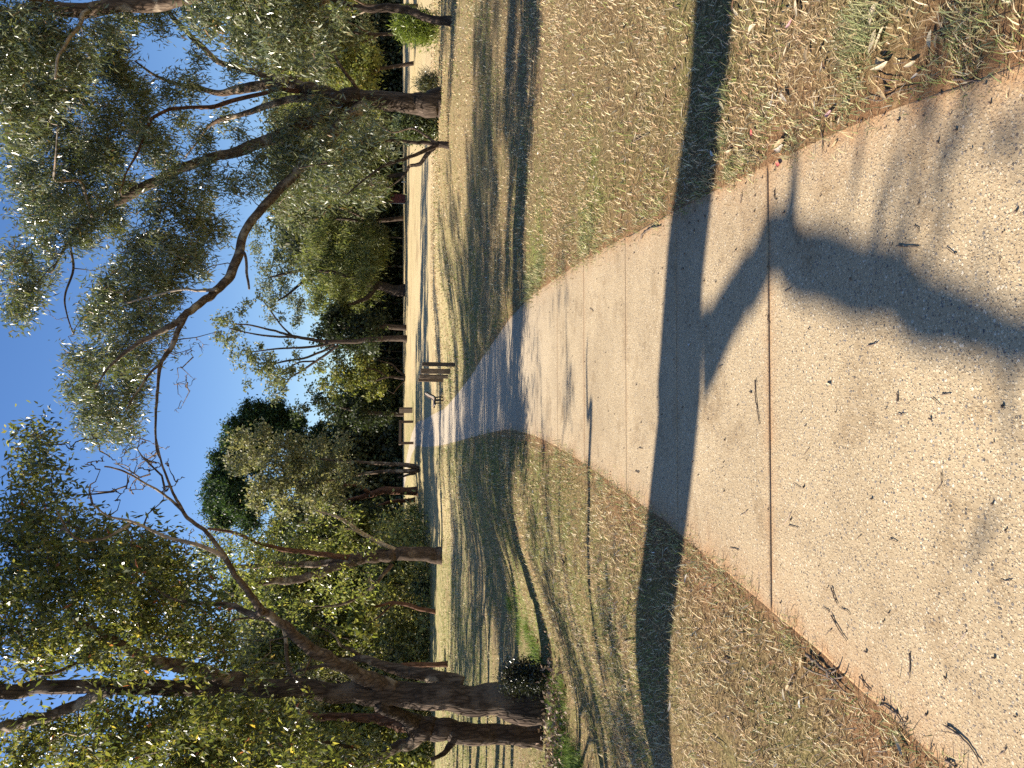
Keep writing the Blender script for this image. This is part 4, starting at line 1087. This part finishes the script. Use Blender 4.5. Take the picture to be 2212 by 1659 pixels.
# ------------------------------------------------------------------ timber posts, bench, rail, sign
def box_mesh(name, sx, sy, sz, seed=0, bev=0.012, wob=0.0, seg=5):
    """a squared timber standing on z = 0, slightly worn"""
    bm = bmesh.new()
    r = random.Random(seed)
    bmesh.ops.create_cube(bm, size=1.0)
    for v in bm.verts:
        v.co = Vector((v.co.x * sx, v.co.y * sy, (v.co.z + 0.5) * sz))
    if bev:
        bmesh.ops.bevel(bm, geom=list(bm.edges), offset=bev, segments=1, affect='EDGES')
    if wob:
        ed = [e for e in bm.edges if e.calc_length() > max(sx, sy, sz) * 0.8]
        bmesh.ops.subdivide_edges(bm, edges=ed, cuts=seg, use_grid_fill=True)
        for v in bm.verts:
            v.co += Vector((r.gauss(0, wob), r.gauss(0, wob), r.gauss(0, wob * .6)))
    me = bpy.data.meshes.new(name)
    bm.to_mesh(me); bm.free()
    return me

post_specs = [  # base px, top px, width px, label
    ((983, 788), 912, 10.5, "tall dark timber post nearest the path, first of the row"),
    ((973, 803), 909, 14.0, "weathered timber post with a pale sunlit side, second of the row"),
    ((968, 814), 906, 8.5, "pale bleached timber post, third of the row"),
    ((958, 822), 904, 8.0, "brown timber post closest to the bench, last of the row"),
]
for k, ((bx, by), tp, w, lab) in enumerate(post_specs):
    p = hit(bx, by); s = pxsize(bx, by, p[1])
    me = box_mesh("post", w * s * (0.82, 0.72, 0.9, 0.9)[k], 0.13, (bx - tp) * s + 0.25, k, 0.015, 0.006)
    o = link("timber_post", me, M_TIMBER, loc=(p[0], p[1], p[2] - 0.25))
    o.rotation_euler = (math.radians((1.5, -1, 2, 0.5)[k]), math.radians((0.6, 0.8, 1.6, 1.2)[k]), math.radians((4, -16, -22, -8)[k]))
    tag(o, lab, "post", "timber posts beside the path")

# rail and twin post at the path's far bend
def far_post(px, tp, w, lab, rz):
    p = hit(px[0], px[1]); s = pxsize(px[0], px[1], p[1])
    return p, s
pA = hit(891, 886); sA = pxsize(891, 886, pA[1])
o = link("timber_post", box_mesh("post", 11 * sA, 0.3, 28 * sA + .2, 9, 0.02, 0.006), M_TIMBER, loc=(pA[0], pA[1], pA[2] - .2))
o.rotation_euler = (0, 0, math.radians(-25)); tag(o, "short thick timber post by the low rail at the path's far bend", "post", "timber posts beside the path")
pB = hit(893, 911); pC = hit(896, 957); sB = pxsize(893, 911, pB[1])
pC = at(896, 957, pB[1] - 1.0); pC[2] = tz(pC[0], pC[1])
root = empty("timber_rail", ((pB[0] + pC[0]) / 2, (pB[1] + pC[1]) / 2, (pB[2] + pC[2]) / 2), "low weathered timber rail on two posts at the path's far bend", "rail")
mid = Vector(root.location)
hB = 28 * sB
for p in (pB, pC):
    o = link("post", box_mesh("post", 5.5 * sB, .2, hB + .2, 21, 0.015, 0.004), M_TIMBER, root, (p[0] - mid.x, p[1] - mid.y, p[2] - .2 - mid.z))
ln = math.hypot(pB[0] - pC[0], pB[1] - pC[1])
rl = link("rail", box_mesh("rail", ln + .3, .16, 5 * sB, 22, 0.012, 0.004), M_TIMBER, root, (0, 0, hB - 2 * sB))
rl.rotation_euler = (0, 0, math.atan2(pB[1] - pC[1], pB[0] - pC[0]))

# bench seen end on
pb = hit(955, 868); sb = pxsize(955, 868, pb[1])
root = empty("park_bench", pb, "black steel park bench with a curved slatted back, seen from its end", "bench", rz=math.radians(6))
# profile across the bench (x = towards the place's right), z up; in pixels from the photograph's outline
prof = [(-25, 21), (-23, 24.0), (-18, 24.5), (-10, 23.5), (-3, 22.5), (3, 23.5), (8, 27), (12, 32), (15, 37), (18, 42), (22, 46), (26, 48)]
prof = [((x * 0.72 + 6) * sb * 0.55 * 1.35, z * sb * 0.72) for x, z in prof]
pr = catmull(np.array([(x, 0, z) for x, z in prof]), 4)
BL = 1.5
for yo in (-0.79, 0.79):
    V, fs = tube(pr + np.array((0, yo, -0.02)), np.full(len(pr), 0.05), 6)
    link("frame", mesh_np("frame", V, fs), M_BLACK, root)
    for xo in (0.0, 0.17):
        V, fs = tube(np.array([(xo, yo, -0.05), (xo, yo, 0.2), (xo * .9, yo, np.interp(xo * .9, pr[:, 0], pr[:, 2]) - .02)]), np.array((0.035, 0.035, 0.035)), 6)
        link("leg", mesh_np("leg", V, fs), M_BLACK, root)
slat_me = None
cum = np.concatenate([[0], np.cumsum(np.linalg.norm(np.diff(pr, axis=0), axis=1))])
ns = 15
for k in range(ns):
    d = cum[-1] * (k + 0.5) / ns
    p = np.array([np.interp(d, cum, pr[:, i]) for i in range(3)])
    q2 = np.array([np.interp(min(d + .02, cum[-1]), cum, pr[:, i]) for i in range(3)])
    if slat_me is None:
        slat_me = box_mesh("slat", cum[-1] / ns * .62, BL, 0.022, 3, 0.004)
        slat_me.materials.append(M_SLAT)
    o = link("slat", slat_me, None, root, tuple(p + np.array((-0.01, 0, 0.03))))
    o.rotation_euler = (0, -math.atan2(q2[2] - p[2], q2[0] - p[0] + 1e-6), 0)

# dark red sign pillar at the lawn's far edge
ps = at(872, 429, 92.0); ss = pxsize(872, 429, 92.0); zs = tz(ps[0], ps[1])
root = empty("sign_pillar", (ps[0], ps[1], zs), "dark red upright pillar with one pale side at the lawn's far edge", "sign", rz=math.radians(-25))
link("panel", box_mesh("panel", 19 * ss, .28, 39 * ss, 1, 0.02), M_REDSIGN, root, (0, 0, 0))
link("side_strip", box_mesh("side_strip", .06, .30, 39 * ss, 1, 0.01), M_PALEPAINT, root, (-9.5 * ss - .032, 0, 0))
pw = at(874, 393, 90.0)
o = link("marker_peg", box_mesh("marker_peg", .12, .12, .55, 2, 0.02), M_PALEPAINT, loc=(pw[0], pw[1], tz(pw[0], pw[1]) - .05))
tag(o, "small white peg at the lawn's far edge near the red pillar", "marker")

# ------------------------------------------------------------------ grass
def frustum_half(y):
    return 0.5 * 1659 / FP * y * 1.02

def scatter(y0, y1, dens, rng, margin=0.8, xlim=None):
    ymid = np.linspace(y0, y1, 60)
    wid = 2 * (frustum_half(y1 * 1.1) + margin + 0.12 * y1)
    n = int(dens * wid * (y1 - y0))
    y = rng.uniform(y0, y1, n); x = rng.uniform(-wid / 2, wid / 2, n)
    ok = np.abs(x) < frustum_half(y) * 1.12 + margin + 0.6
    x, y = x[ok], y[ok]
    dl, dr = xl(y) - x, x - xr(y)
    d = np.maximum(dl, dr)
    ok = d > 0.0
    return x[ok], y[ok], d[ok]

BV, BF3, BF4, BC = [], [], [], []
def blades(x, y, L, W, lean, cols, rng, z0=-0.004, curl=0.5):
    n = len(x)
    z = terrain(x, y) + z0
    a = rng.uniform(0, 2 * np.pi, n)
    H = np.stack([np.cos(a), np.sin(a), np.zeros(n)], -1)
    Sd = np.stack([-np.sin(a), np.cos(a), np.zeros(n)], -1)
    up = np.array((0, 0, 1.0))
    P = np.stack([x, y, z], -1)
    cl, sl = np.cos(lean)[:, None], np.sin(lean)[:, None]
    d1 = H * sl + up * cl
    l2 = np.clip(lean + curl * rng.uniform(0.2, 1.2, n), 0, 1.75)[:, None]
    d2 = H * np.sin(l2) + up * np.cos(l2)
    L = np.asarray(L)[:, None]; W = np.asarray(W)[:, None]
    m = P + d1 * L * 0.5
    t = m + d2 * L * 0.5
    t[:, 2] = np.maximum(t[:, 2], z + 0.004)
    V = np.stack([P - Sd * W * .5, P + Sd * W * .5, m + Sd * W * .42, m - Sd * W * .42, t], 1)
    return V, np.repeat(cols, 5, 0)

def add_blades(x, y, L, W, lean, cols, rng, **k):
    V, C = blades(x, y, L, W, lean, cols, rng, **k)
    BV.append(V.reshape(-1, 3)); BC.append(C)

STRAW = [((0.64, 0.51, 0.30), 4), ((0.54, 0.40, 0.215), 4), ((0.38, 0.27, 0.145), 3), ((0.20, 0.12, 0.065), 2), ((0.74, 0.64, 0.43), 1.5), ((0.34, 0.20, 0.10), 1)]
GREENS = [((0.22, 0.24, 0.065), 4), ((0.30, 0.31, 0.10), 3), ((0.14, 0.165, 0.045), 3), ((0.40, 0.38, 0.15), 2)]
def lawn_cols(x, y, rng, bias=0.0):
    n = len(x)
    g = green_mask(x, y) + bias
    patch = fbm(x * 1.9 + 11, y * 1.9, 3)
    isg = rng.random(n) < np.clip(g * 0.75 * S((patch - 0.28) / 0.35), 0, 0.85)
    c = pick_cols(STRAW, n, rng)
    c[isg] = pick_cols(GREENS, int(isg.sum()), rng)
    return c
def build_grass():
    rng = np.random.default_rng(5)
    for (y0, y1, dens, L0, L1, W0, W1) in ((1.2, 3.0, 8500, .02, .065, .002, .0048), (3.0, 5.0, 5600, .025, .07, .003, .006), (5.0, 8.5, 2700, .03, .075, .0045, .009),
                                          (8.5, 14, 900, .035, .085, .007, .013), (14, 24, 240, .05, .10, .012, .022), (24, 42, 70, .06, .13, .02, .04)):
        x, y, d = scatter(y0, y1, dens, rng)
        p = fbm(x * 2.3, y * 2.3, 3)
        keep = rng.random(len(x)) < np.clip(0.35 + 1.6 * (p - 0.3), 0.12, 1) * np.clip(0.25 + d / 0.22, 0, 1)
        x, y = x[keep], y[keep]
        n = len(x)
        lean = np.abs(rng.normal(1.1, 0.42, n)).clip(0.1, 1.55)
        cols = lawn_cols(x, y, rng)
        isg = cols[:, 1] > cols[:, 0] * 1.02
        lean[isg] = np.abs(rng.normal(0.8, 0.4, isg.sum())).clip(0.05, 1.5)
        add_blades(x, y, rng.uniform(L0, L1, n), rng.uniform(W0, W1, n), lean, cols, rng)
    # greener, longer tufts: path margins and the hollow by the big gum
    def tuft(ix, iy, n, r, L, W, pal, lean=0.6, p=None):
        p = hit(ix, iy) if p is None else p
        x = p[0] + rng.normal(0, r, n); y = p[1] + rng.normal(0, r, n)
        add_blades(x, y, rng.uniform(L * .5, L, n), rng.uniform(W * .6, W, n), np.abs(rng.normal(lean, .35, n)).clip(0, 1.5), pick_cols(pal, n, rng), rng)
    GB = [((0.16, 0.24, 0.04), 4), ((0.23, 0.31, 0.06), 3), ((0.10, 0.16, 0.03), 2)]
    GG = [((0.28, 0.29, 0.13), 4), ((0.37, 0.36, 0.18), 3), ((0.18, 0.20, 0.08), 3), ((0.50, 0.42, 0.23), 3)]
    for (ix, iy) in ((1205, 1560), (1215, 1590), (1200, 1530), (1225, 1630), (1190, 1500), (1235, 1650), (1180, 1470), (1150, 1390), (1130, 1340), (1110, 1290), (1165, 1430), (1250, 1655), (1210, 1500), (1205, 1600), (1212, 1640)):
        for _ in range(7):
            p = hit(ix + rng.uniform(-12, 12), iy + rng.uniform(-30, 30))
            tuft(0, 0, 60, 0.10, 0.17, 0.009, GB, 0.5, p)
    for (ix, iy, n, r, L) in ((1150, 615, 260, .10, .13), (1165, 600, 260, .10, .13), (1140, 630, 200, .1, .12), (1260, 520, 160, .08, .09), (1280, 490, 160, .08, .09), (1170, 570, 200, .12, .12), (1880, 60, 260, .06, .10), (1860, 95, 170, .05, .09), (1920, 40, 150, .06, .10), (1845, 40, 110, .05, .08),
                              (1845, 200, 160, .05, .06), (1580, 370, 120, .03, .07), (1572, 300, 120, .03, .08), (1570, 215, 100, .03, .08), (1660, 250, 110, .05, .06), (1610, 320, 120, .05, .05), (2080, 60, 160, .05, .06), (2130, 25, 140, .05, .06)):
        tuft(ix, iy, n, r, L, 0.004 if ix > 1500 else .008, GG, 0.75)
    for k in range(300):   # a fringe of blades leaning over the concrete's edges
        y = rng.uniform(1.6, 20) if k % 3 == 0 else rng.uniform(1.6, 8)
        side = k % 4 < 2
        x = float(xl(y)) - rng.uniform(0.0, 0.06) if side else float(xr(y)) + rng.uniform(0, 0.06)
        tuft(0, 0, 26, 0.035 + .003 * y, 0.06 + .002 * y, 0.003 + .0004 * y, GG if rng.random() < .5 else STRAW + GREENS, 0.8, (x, y))
    V = np.vstack(BV); C = np.vstack(BC)
    n = len(V) // 5
    i = np.arange(n)[:, None] * 5
    me = mesh_np("grass", V, [i + np.array((0, 1, 2, 3)), i + np.array((3, 2, 4))], C)
    tag(link("grass", me, M_BLADE), kind="stuff")
    STAT['blades'] = n
build_grass()

# ------------------------------------------------------------------ fallen leaves, twigs, bark
LEAFC = {"tan": (0.44, 0.32, 0.175), "pale": (0.54, 0.45, 0.30), "brown": (0.28, 0.16, 0.08), "grey": (0.42, 0.36, 0.29), "pink": (0.50, 0.30, 0.30), "red": (0.60, 0.16, 0.13), "orange": (0.60, 0.26, 0.08), "white": (0.72, 0.68, 0.60), "dark": (0.05, 0.035, 0.03)}
def leaf_thing_mesh(L, W, curl, sickle, col, seed):
    r = np.random.default_rng(seed)
    t = np.linspace(0, 1, 8)
    w = W * np.sin(np.pi * np.clip(t, 0, 1) ** 0.8) ** 0.8 * 0.5 + 0.0006
    y = sickle * L * np.sin(np.pi * t)
    x = (t - .5) * L
    z = curl * L * (np.sin(np.pi * t) * -1 + 1) * 0.6
    row = []
    for k, f in ((0, -1), (1, 0), (2, 1)):
        row.append(np.stack([x, y + f * w, z + abs(f) * w * 0.7 * np.sign(curl + .01)], -1))
    V = np.stack(row, 1).reshape(-1, 3)
    under = V - np.array((0, 0, 0.0008))
    F = []
    n = len(t)
    for i in range(n - 1):
        for k in range(2):
            a = i * 3 + k
            F.append((a, a + 3, a + 4, a + 1)); F.append((a + n * 3 + 1, a + n * 3 + 4, a + n * 3 + 3, a + n * 3))
    c = np.array(col)[None] * r.uniform(0.85, 1.15, (n * 6, 1))
    return mesh_np("fallen_leaf", np.vstack([V, under]), [np.array(F)], c)

def ground_z(x, y):
    if xl(y) <= x <= xr(y):
        return float(base_z(x, y)) + 0.006
    return tz(x, y) + 0.010
LCOUNT = [0]
def leaf_at(ix, iy, length_px, ang, col, label, group=None, W=0.25, curl=0.12, sickle=0.08, tilt=0.0, p=None, L=None):
    p = hit(ix, iy) if p is None else p
    s = pxsize(ix, iy, p[1]) if L is None else 1
    L = (length_px * s if L is None else L)
    LCOUNT[0] += 1
    me = leaf_thing_mesh(L, L * W, curl, sickle, LEAFC[col] if isinstance(col, str) else col, LCOUNT[0])
    o = link("fallen_leaf", me, M_LITTER, loc=(p[0], p[1], ground_z(p[0], p[1]) + L * 0.03))
    o.rotation_euler = (tilt, tilt * .5, ang)
    return tag(o, label, "leaf", group)

leaf_at(1799, 246, 34, 1.5, "pink", "large pink fallen leaf curled up at the path's soil edge", W=.36, curl=.2, tilt=.25)
leaf_at(1808, 264, 30, 0.1, "tan", "straw coloured leaf lying crosswise under the pink leaf", W=.3)
leaf_at(1826, 262, 16, -0.4, "pale", "small pale leaf touching the pink leaf", W=.3)
leaf_at(1807, 312, 26, 1.9, "tan", "long buff leaf on the red soil just below the pink leaf", W=.24)
leaf_at(1634, 286, 20, 0.5, "red", "round coral red leaf in the grass beside the joint", W=.5, curl=.2)
leaf_at(1688, 354, 22, 1.1, "red", "coral red leaf lying on the concrete near the wide joint", W=.42, curl=.25)
leaf_at(1860, 75, 44, 1.3, "tan", "large tan leaf caught in the long grass tuft", W=.22, curl=.2)
leaf_at(1545, 330, 26, 0.9, "white", "bleached leaf in the broad trunk shadow near the path edge", W=.3)
leaf_at(1526, 200, 30, 1.4, "pale", "pale curved leaf in the broad trunk shadow, farther from the path", W=.2, sickle=.15)
leaf_at(1541, 160, 34, 1.4, "grey", "long grey leaf in the broad trunk shadow", W=.15)
leaf_at(1598, 25, 40, 0.8, "pale", "long pale leaf on the grass along the shadow's sunny edge", W=.18)
leaf_at(1622, 130, 26, 1.2, "brown", "orange brown leaf on the grass along the shadow's sunny edge", W=.3)
leaf_at(1715, 52, 30, 1.7, "pink", "dusty pink leaf on the sunny grass above the tuft", W=.25)
leaf_at(1165, 1385, 14, 0.8, "orange", "bright orange leaf standing in the green grass of the swale", W=.35, curl=.3, tilt=.6)
leaf_at(1173, 1442, 18, 0.5, "orange", "rust orange leaf in the green strip by the largest gum", W=.3, curl=.3, tilt=.5)
leaf_at(1224, 1211, 30, 1.5, "dark", "dark curled strip of bark with a pale tip on the verge", W=.28, curl=.25)
leaf_at(1492, 742, 16, 1.5, "white", "small white curved leaf in the trunk shadow on the path", W=.22, sickle=.2)
leaf_at(1798, 830, 18, 1.5, "pale", "small cream leaf on the sunlit concrete past the wide joint", W=.4)
leaf_at(1705, 1500, 26, 0.5, "pale", "broad pale leaf on the verge close to the fallen branch", W=.38)
leaf_at(1712, 1485, 22, 2.4, "tan", "tan leaf beside the broad pale leaf on the verge", W=.4)
leaf_at(1738, 1520, 18, 0.2, "white", "white leaf by the fallen branch at the concrete's edge", W=.4)
leaf_at(1720, 1428, 20, 0.6, "pale", "cream leaf at the upper end of the fallen branch", W=.45)
rl_ = np.random.default_rng(41)
cols_ = ["tan", "pale", "brown", "grey", "tan", "pale", "tan"]
CWORD = {"tan": "tan", "pale": "cream", "brown": "dark brown", "grey": "greyish", "white": "bleached"}
def spot(p):
    """where a thing lies, in words"""
    x, y = p[0], p[1]
    if xl(y) <= x <= xr(y):
        js = [1.3, 3.09, 4.25, 5.31, 6.66, 7.93, 9.26]
        k = int(np.searchsorted(js, y))
        sl = ["slab at the picture's edge", "slab on the near side of the wide joint", "first slab past the wide joint", "second slab past the wide joint", "third slab past the wide joint", "fourth slab past the wide joint", "fifth slab past the wide joint", "sixth slab past the wide joint"][k]
        f = (x - xl(y)) / (xr(y) - xl(y))
        return sl + (", verge side" if f < .33 else ", lawn side" if f > .67 else ", middle")
    lawn = x > xr(y); d = x - xr(y) if lawn else xl(y) - x
    side = "lawn" if lawn else "verge"
    band = "before the wide joint" if y < 3.09 else "between the wide joint and trunk shadow" if y < 3.75 else "in the broad trunk shadow" if y < 4.35 else "just past the trunk shadow" if y < 5.6 else "well past the trunk shadow" if y < 7.2 else "near the shaded grass"
    near = "soil edge" if d < .15 else side + " margin" if d < .6 else "open " + side
    return near + " " + band
for k in range(96):
    on_right = k % 5 != 0
    for _ in range(50):
        ix = rl_.uniform(1190, 2050) if on_right else rl_.uniform(1290, 2000)
        iy = rl_.uniform(0, 560) if on_right else rl_.uniform(1040, 1655)
        p = hit(ix, iy)
        if not (xl(p[1]) - .03 <= p[0] <= xr(p[1]) + .03): break
    W = rl_.uniform(.16, .34); L = rl_.uniform(.035, .08)
    c = cols_[k % 7]
    lab = "%s %s %s leaf, %s" % ("small" if L < .048 else "long" if L > .066 else "middling", CWORD[c], "slim" if W < .22 else "broad" if W > .28 else "gum", spot(p))
    leaf_at(ix, iy, 0, rl_.uniform(0, 6.28), c, lab, "dry leaves scattered on the lawn" if on_right else "dry leaves scattered on the verge",
            W=W, curl=rl_.uniform(.02, .25), sickle=rl_.uniform(-.15, .15), tilt=rl_.uniform(-.3, .3), p=p, L=L)

def litter():
    r = np.random.default_rng(66)
    Vs, Cs = [], []
    for (y0, y1, dens, l0, l1) in ((1.5, 6, 40, .010, .030), (6, 16, 18, .025, .055), (16, 45, 5, .05, .09)):
        x, y, d = scatter(y0, y1, dens, r)
        n = len(x)
        P = np.stack([x, y, terrain(x, y) + r.uniform(.006, .03, n)], -1)
        D = unit(r.standard_normal((n, 3)) * np.array((1, 1, .35)))
        L = r.uniform(l0, l1, n)
        pal = [(LEAFC["tan"], 4), (LEAFC["pale"], 3), (LEAFC["brown"], 3), (LEAFC["white"], .3), (LEAFC["grey"], 1)]
        V, F, C = leaf_mesh(P, D, L, L * .3, r, pick_cols(pal, n, r), .12)
        Vs.append(V); Cs.append(C)
    # heap of dead leaves in the hollow at the largest gum's foot
    n = 900
    x = r.normal(-5.3, .55, n); y = r.normal(11.6, .35, n)
    P = np.stack([x, y, terrain(x, y) + np.abs(r.normal(0, .10, n))], -1)
    V, F, C = leaf_mesh(P, unit(r.standard_normal((n, 3))), r.uniform(.05, .10, n), r.uniform(.03, .05, n), r, pick_cols([((0.30, 0.20, 0.13), 3), ((0.42, 0.31, 0.22), 2), ((0.16, 0.10, 0.07), 3)], n, r), .2)
    Vs.append(V); Cs.append(C)
    V = np.vstack(Vs); n = len(V) // 4
    tag(link("leaf_litter", mesh_np("leaf_litter", V, [np.arange(n * 4).reshape(n, 4)], np.vstack(Cs)), M_LITTER), kind="stuff")
litter()

def stick(pts, w, label, group=None, cat="twig", name="twig", mat=None, zoff=None, forks=()):
    P = []
    for ix, iy in pts:
        p = hit(ix, iy); P.append((p[0], p[1], ground_z(p[0], p[1])))
    P = np.array(P); s = pxsize(pts[0][0], pts[0][1], P[0, 1]); r0 = w * .39 * s
    P[:, 2] += r0 * .7
    b = P[0].copy()
    Q = catmull(P, 4) - b
    rr = np.random.default_rng(int(abs(pts[0][0] * 7 + pts[0][1])))
    if len(Q) > 3: Q[1:-1] += rr.standard_normal((len(Q) - 2, 3)) * r0 * .35; 
    V, fs = tube(Q, np.linspace(r0, r0 * .55, len(Q)) * rr.uniform(.8, 1.15, len(Q)), 6)
    parts = [(V, fs)]
    for fk in forks:
        F = np.array([(*hit(*q)[:2], ground_z(*hit(*q)[:2])) for q in fk]); F[:, 2] += r0 * .8; F[-1, 2] += r0 * 3
        parts.append(tube(catmull(F, 3) - b, np.linspace(r0 * .6, r0 * .3, len(catmull(F, 3))), 5))
    V, fs = join_parts(parts)
    o = link(name, mesh_np(name, V, fs), mat or M_STICK, loc=b)
    return tag(o, label, cat, group)

stick([(1636, 820), (1638, 850), (1640, 885), (1645, 918)], 4.5, "longest straight dark twig on the concrete, between the trunk shadow and the joint")
stick([(1944, 531), (1966, 533), (1991, 534)], 5, "short thick dark twig alone on the concrete by the limb's shadow")
stick([(1663, 680), (1665, 690), (1668, 700)], 3, "tiny reddish twig on the concrete beside the trunk shadow")
stick([(1948, 1408), (1974, 1410), (1975, 1440), (1976, 1466)][1:], 4.5, "straight dark twig lying across the path's sunny concrete")
stick([(1806, 1269), (1810, 1290), (1816, 1306)], 4.5, "short dark twig on the concrete, upper of two near the verge")
stick([(1802, 1329), (1815, 1355), (1834, 1384)], 4, "thin bent twig on the concrete, lower of two near the verge")
stick([(2050, 1568), (2085, 1590), (2115, 1615), (2136, 1652)], 6, "forked dark stick in the path's corner on the concrete", forks=[[(2085, 1590), (2060, 1582), (2038, 1578)]])
stick([(2052, 1641), (2066, 1646), (2078, 1659)], 9, "stubby dark stick end at the concrete's edge below the forked one")
stick([(1868, 1461), (1876, 1475), (1890, 1492)], 5, "small thick twig on the soil margin of the concrete")
stick([(1904, 1523), (1925, 1524), (1945, 1545), (1962, 1575)], 5, "curved forked twig on the soil by the verge grass", forks=[[(1940, 1540), (1933, 1522), (1931, 1508)]])
stick([(1708, 1478), (1722, 1455), (1709, 1481)][:2], 3, "thin pale straw across the wide joint's verge end", mat=M_SLAT)
stick([(1752, 1414), (1775, 1432), (1800, 1455), (1822, 1476)], 10, "fallen bleached branch lying along the concrete's edge", cat="branch", name="fallen_branch", mat=M_TIMBER, forks=[[(1800, 1455), (1818, 1447), (1826, 1440)], [(1810, 1465), (1828, 1462), (1835, 1455)]])
stick([(1748, 1440), (1775, 1455), (1810, 1468), (1840, 1500)], 6, "second thinner branch in the grass against the fallen bleached one", cat="branch", name="fallen_branch")
stick([(1716, 1500 - 394), (1708, 1118), (1699, 1132)], 2.6, "thin cream straw lying over the wide joint", mat=M_SLAT)
stick([(1710, 1135), (1720, 1137), (1731, 1140)], 2.6, "short brown twig touching the wide joint")
stick([(1946, 868), (1948, 855), (1949, 845)], 5, "small brown twig piece in the middle of the sunny slab")
stick([(2042, 1020), (2038, 1045), (2027, 1070)], 3, "reddish thin twig in the middle of the nearest slab")
stick([(2092, 1365), (2085, 1380), (2068, 1405)], 3, "pale thin twig on the nearest slab", mat=M_SLAT)
stick([(1786, 280), (1785, 300), (1783, 330)], 5, "pair of dark needles on the red soil under the buff leaf")
stick([(1878, 212), (1900, 218), (1925, 212), (1950, 200), (1990, 190)], 4, "long pale twig along the soil edge of the concrete", mat=M_TIMBER)
stick([(2080, 173), (2105, 174), (2135, 175)], 8, "broken reddish stick on the soil at the path's edge")
stick([(2078, 165), (2082, 190), (2083, 206)], 3, "thin dark twig crossing the broken reddish stick")
stick([(1604, 440), (1606, 425), (1609, 415)], 3, "small dark twig on the concrete just out of the trunk shadow's end")
stick([(1680, 410), (1680, 425), (1682, 432)], 4, "dark comma shaped twig on the concrete near the wide joint")
stick([(1390, 515), (1400, 500), (1415, 492), (1432, 488)], 6, "curled strip of pale bark at the sunny path edge", mat=M_TIMBER)
rs = np.random.default_rng(9)
for k in range(26):
    for _ in range(30):
        ix = rs.uniform(1190, 2190); iy = rs.uniform(100, 1640); p = hit(ix, iy)
        if xl(p[1]) + .05 < p[0] < xr(p[1]) - .05: break
    a = rs.uniform(0, 6.28); l = rs.uniform(4, 13) * (0.55 + (ix - 1190) / 1400)
    dx, dy = math.cos(a) * l, math.sin(a) * l
    stick([(ix - dx, iy - dy), (ix + rs.uniform(-2, 2), iy + rs.uniform(-2, 2)), (ix + dx, iy + dy)], rs.uniform(1.8, 4.2), "%s dark twig lying %s, %s" % ("tiny" if l < 4.5 else "short" if l < 8 else "longer", "across" if abs(dy) > 2 * abs(dx) else "lengthwise" if abs(dx) > 2 * abs(dy) else "slanting", spot(p)), "small twigs on the path")
for k in range(26):
    for _ in range(30):
        ix = rs.uniform(1300, 2180); iy = rs.uniform(0, 1655); p = hit(ix, iy)
        if not (xl(p[1]) - .05 < p[0] < xr(p[1]) + .05): break
    a = rs.uniform(0, 6.28); l = rs.uniform(10, 28) * (0.5 + (ix - 1190) / 1500)
    dx, dy = math.cos(a) * l, math.sin(a) * l
    stick([(ix - dx, iy - dy), (ix + rs.uniform(-4, 4), iy + rs.uniform(-4, 4)), (ix + dx, iy + dy)], rs.uniform(2.2, 4.5), "%s dry twig lying %s in grass, %s" % ("short" if l < 14 else "long", "across" if abs(dy) > 2 * abs(dx) else "lengthwise" if abs(dx) > 2 * abs(dy) else "slanting", spot(p)), "dry twigs in the grass")
def crumbs():
    r = np.random.default_rng(3)
    parts = []
    for k in range(420):
        y = 1.5 + 9 * r.random() ** 1.6
        l, rr = float(xl(y)), float(xr(y))
        x = r.uniform(l, rr) if k % 3 else (l + abs(r.normal(0, .07)) if r.random() < .5 else rr - abs(r.normal(0, .07)))
        s = r.uniform(.0025, .007)
        a = r.uniform(0, 6.28)
        P = np.array([(x, y, .007), (x + math.cos(a) * s * 1.4, y + math.sin(a) * s * 1.4, .010)])
        parts.append(tube(P, np.array((s * .6, s * .5)), 5))
    V, fs = join_parts(parts)
    tag(link("gumnut_crumbs", mesh_np("gumnut_crumbs", V, fs), M_STICK), kind="stuff")
crumbs()
tris = sum(sum(len(p.vertices) - 2 for p in ()) or (len(o.data.loops) - 2 * len(o.data.polygons)) for o in bpy.data.objects if o.type == 'MESH')
print("STAT", STAT, "tris", tris)
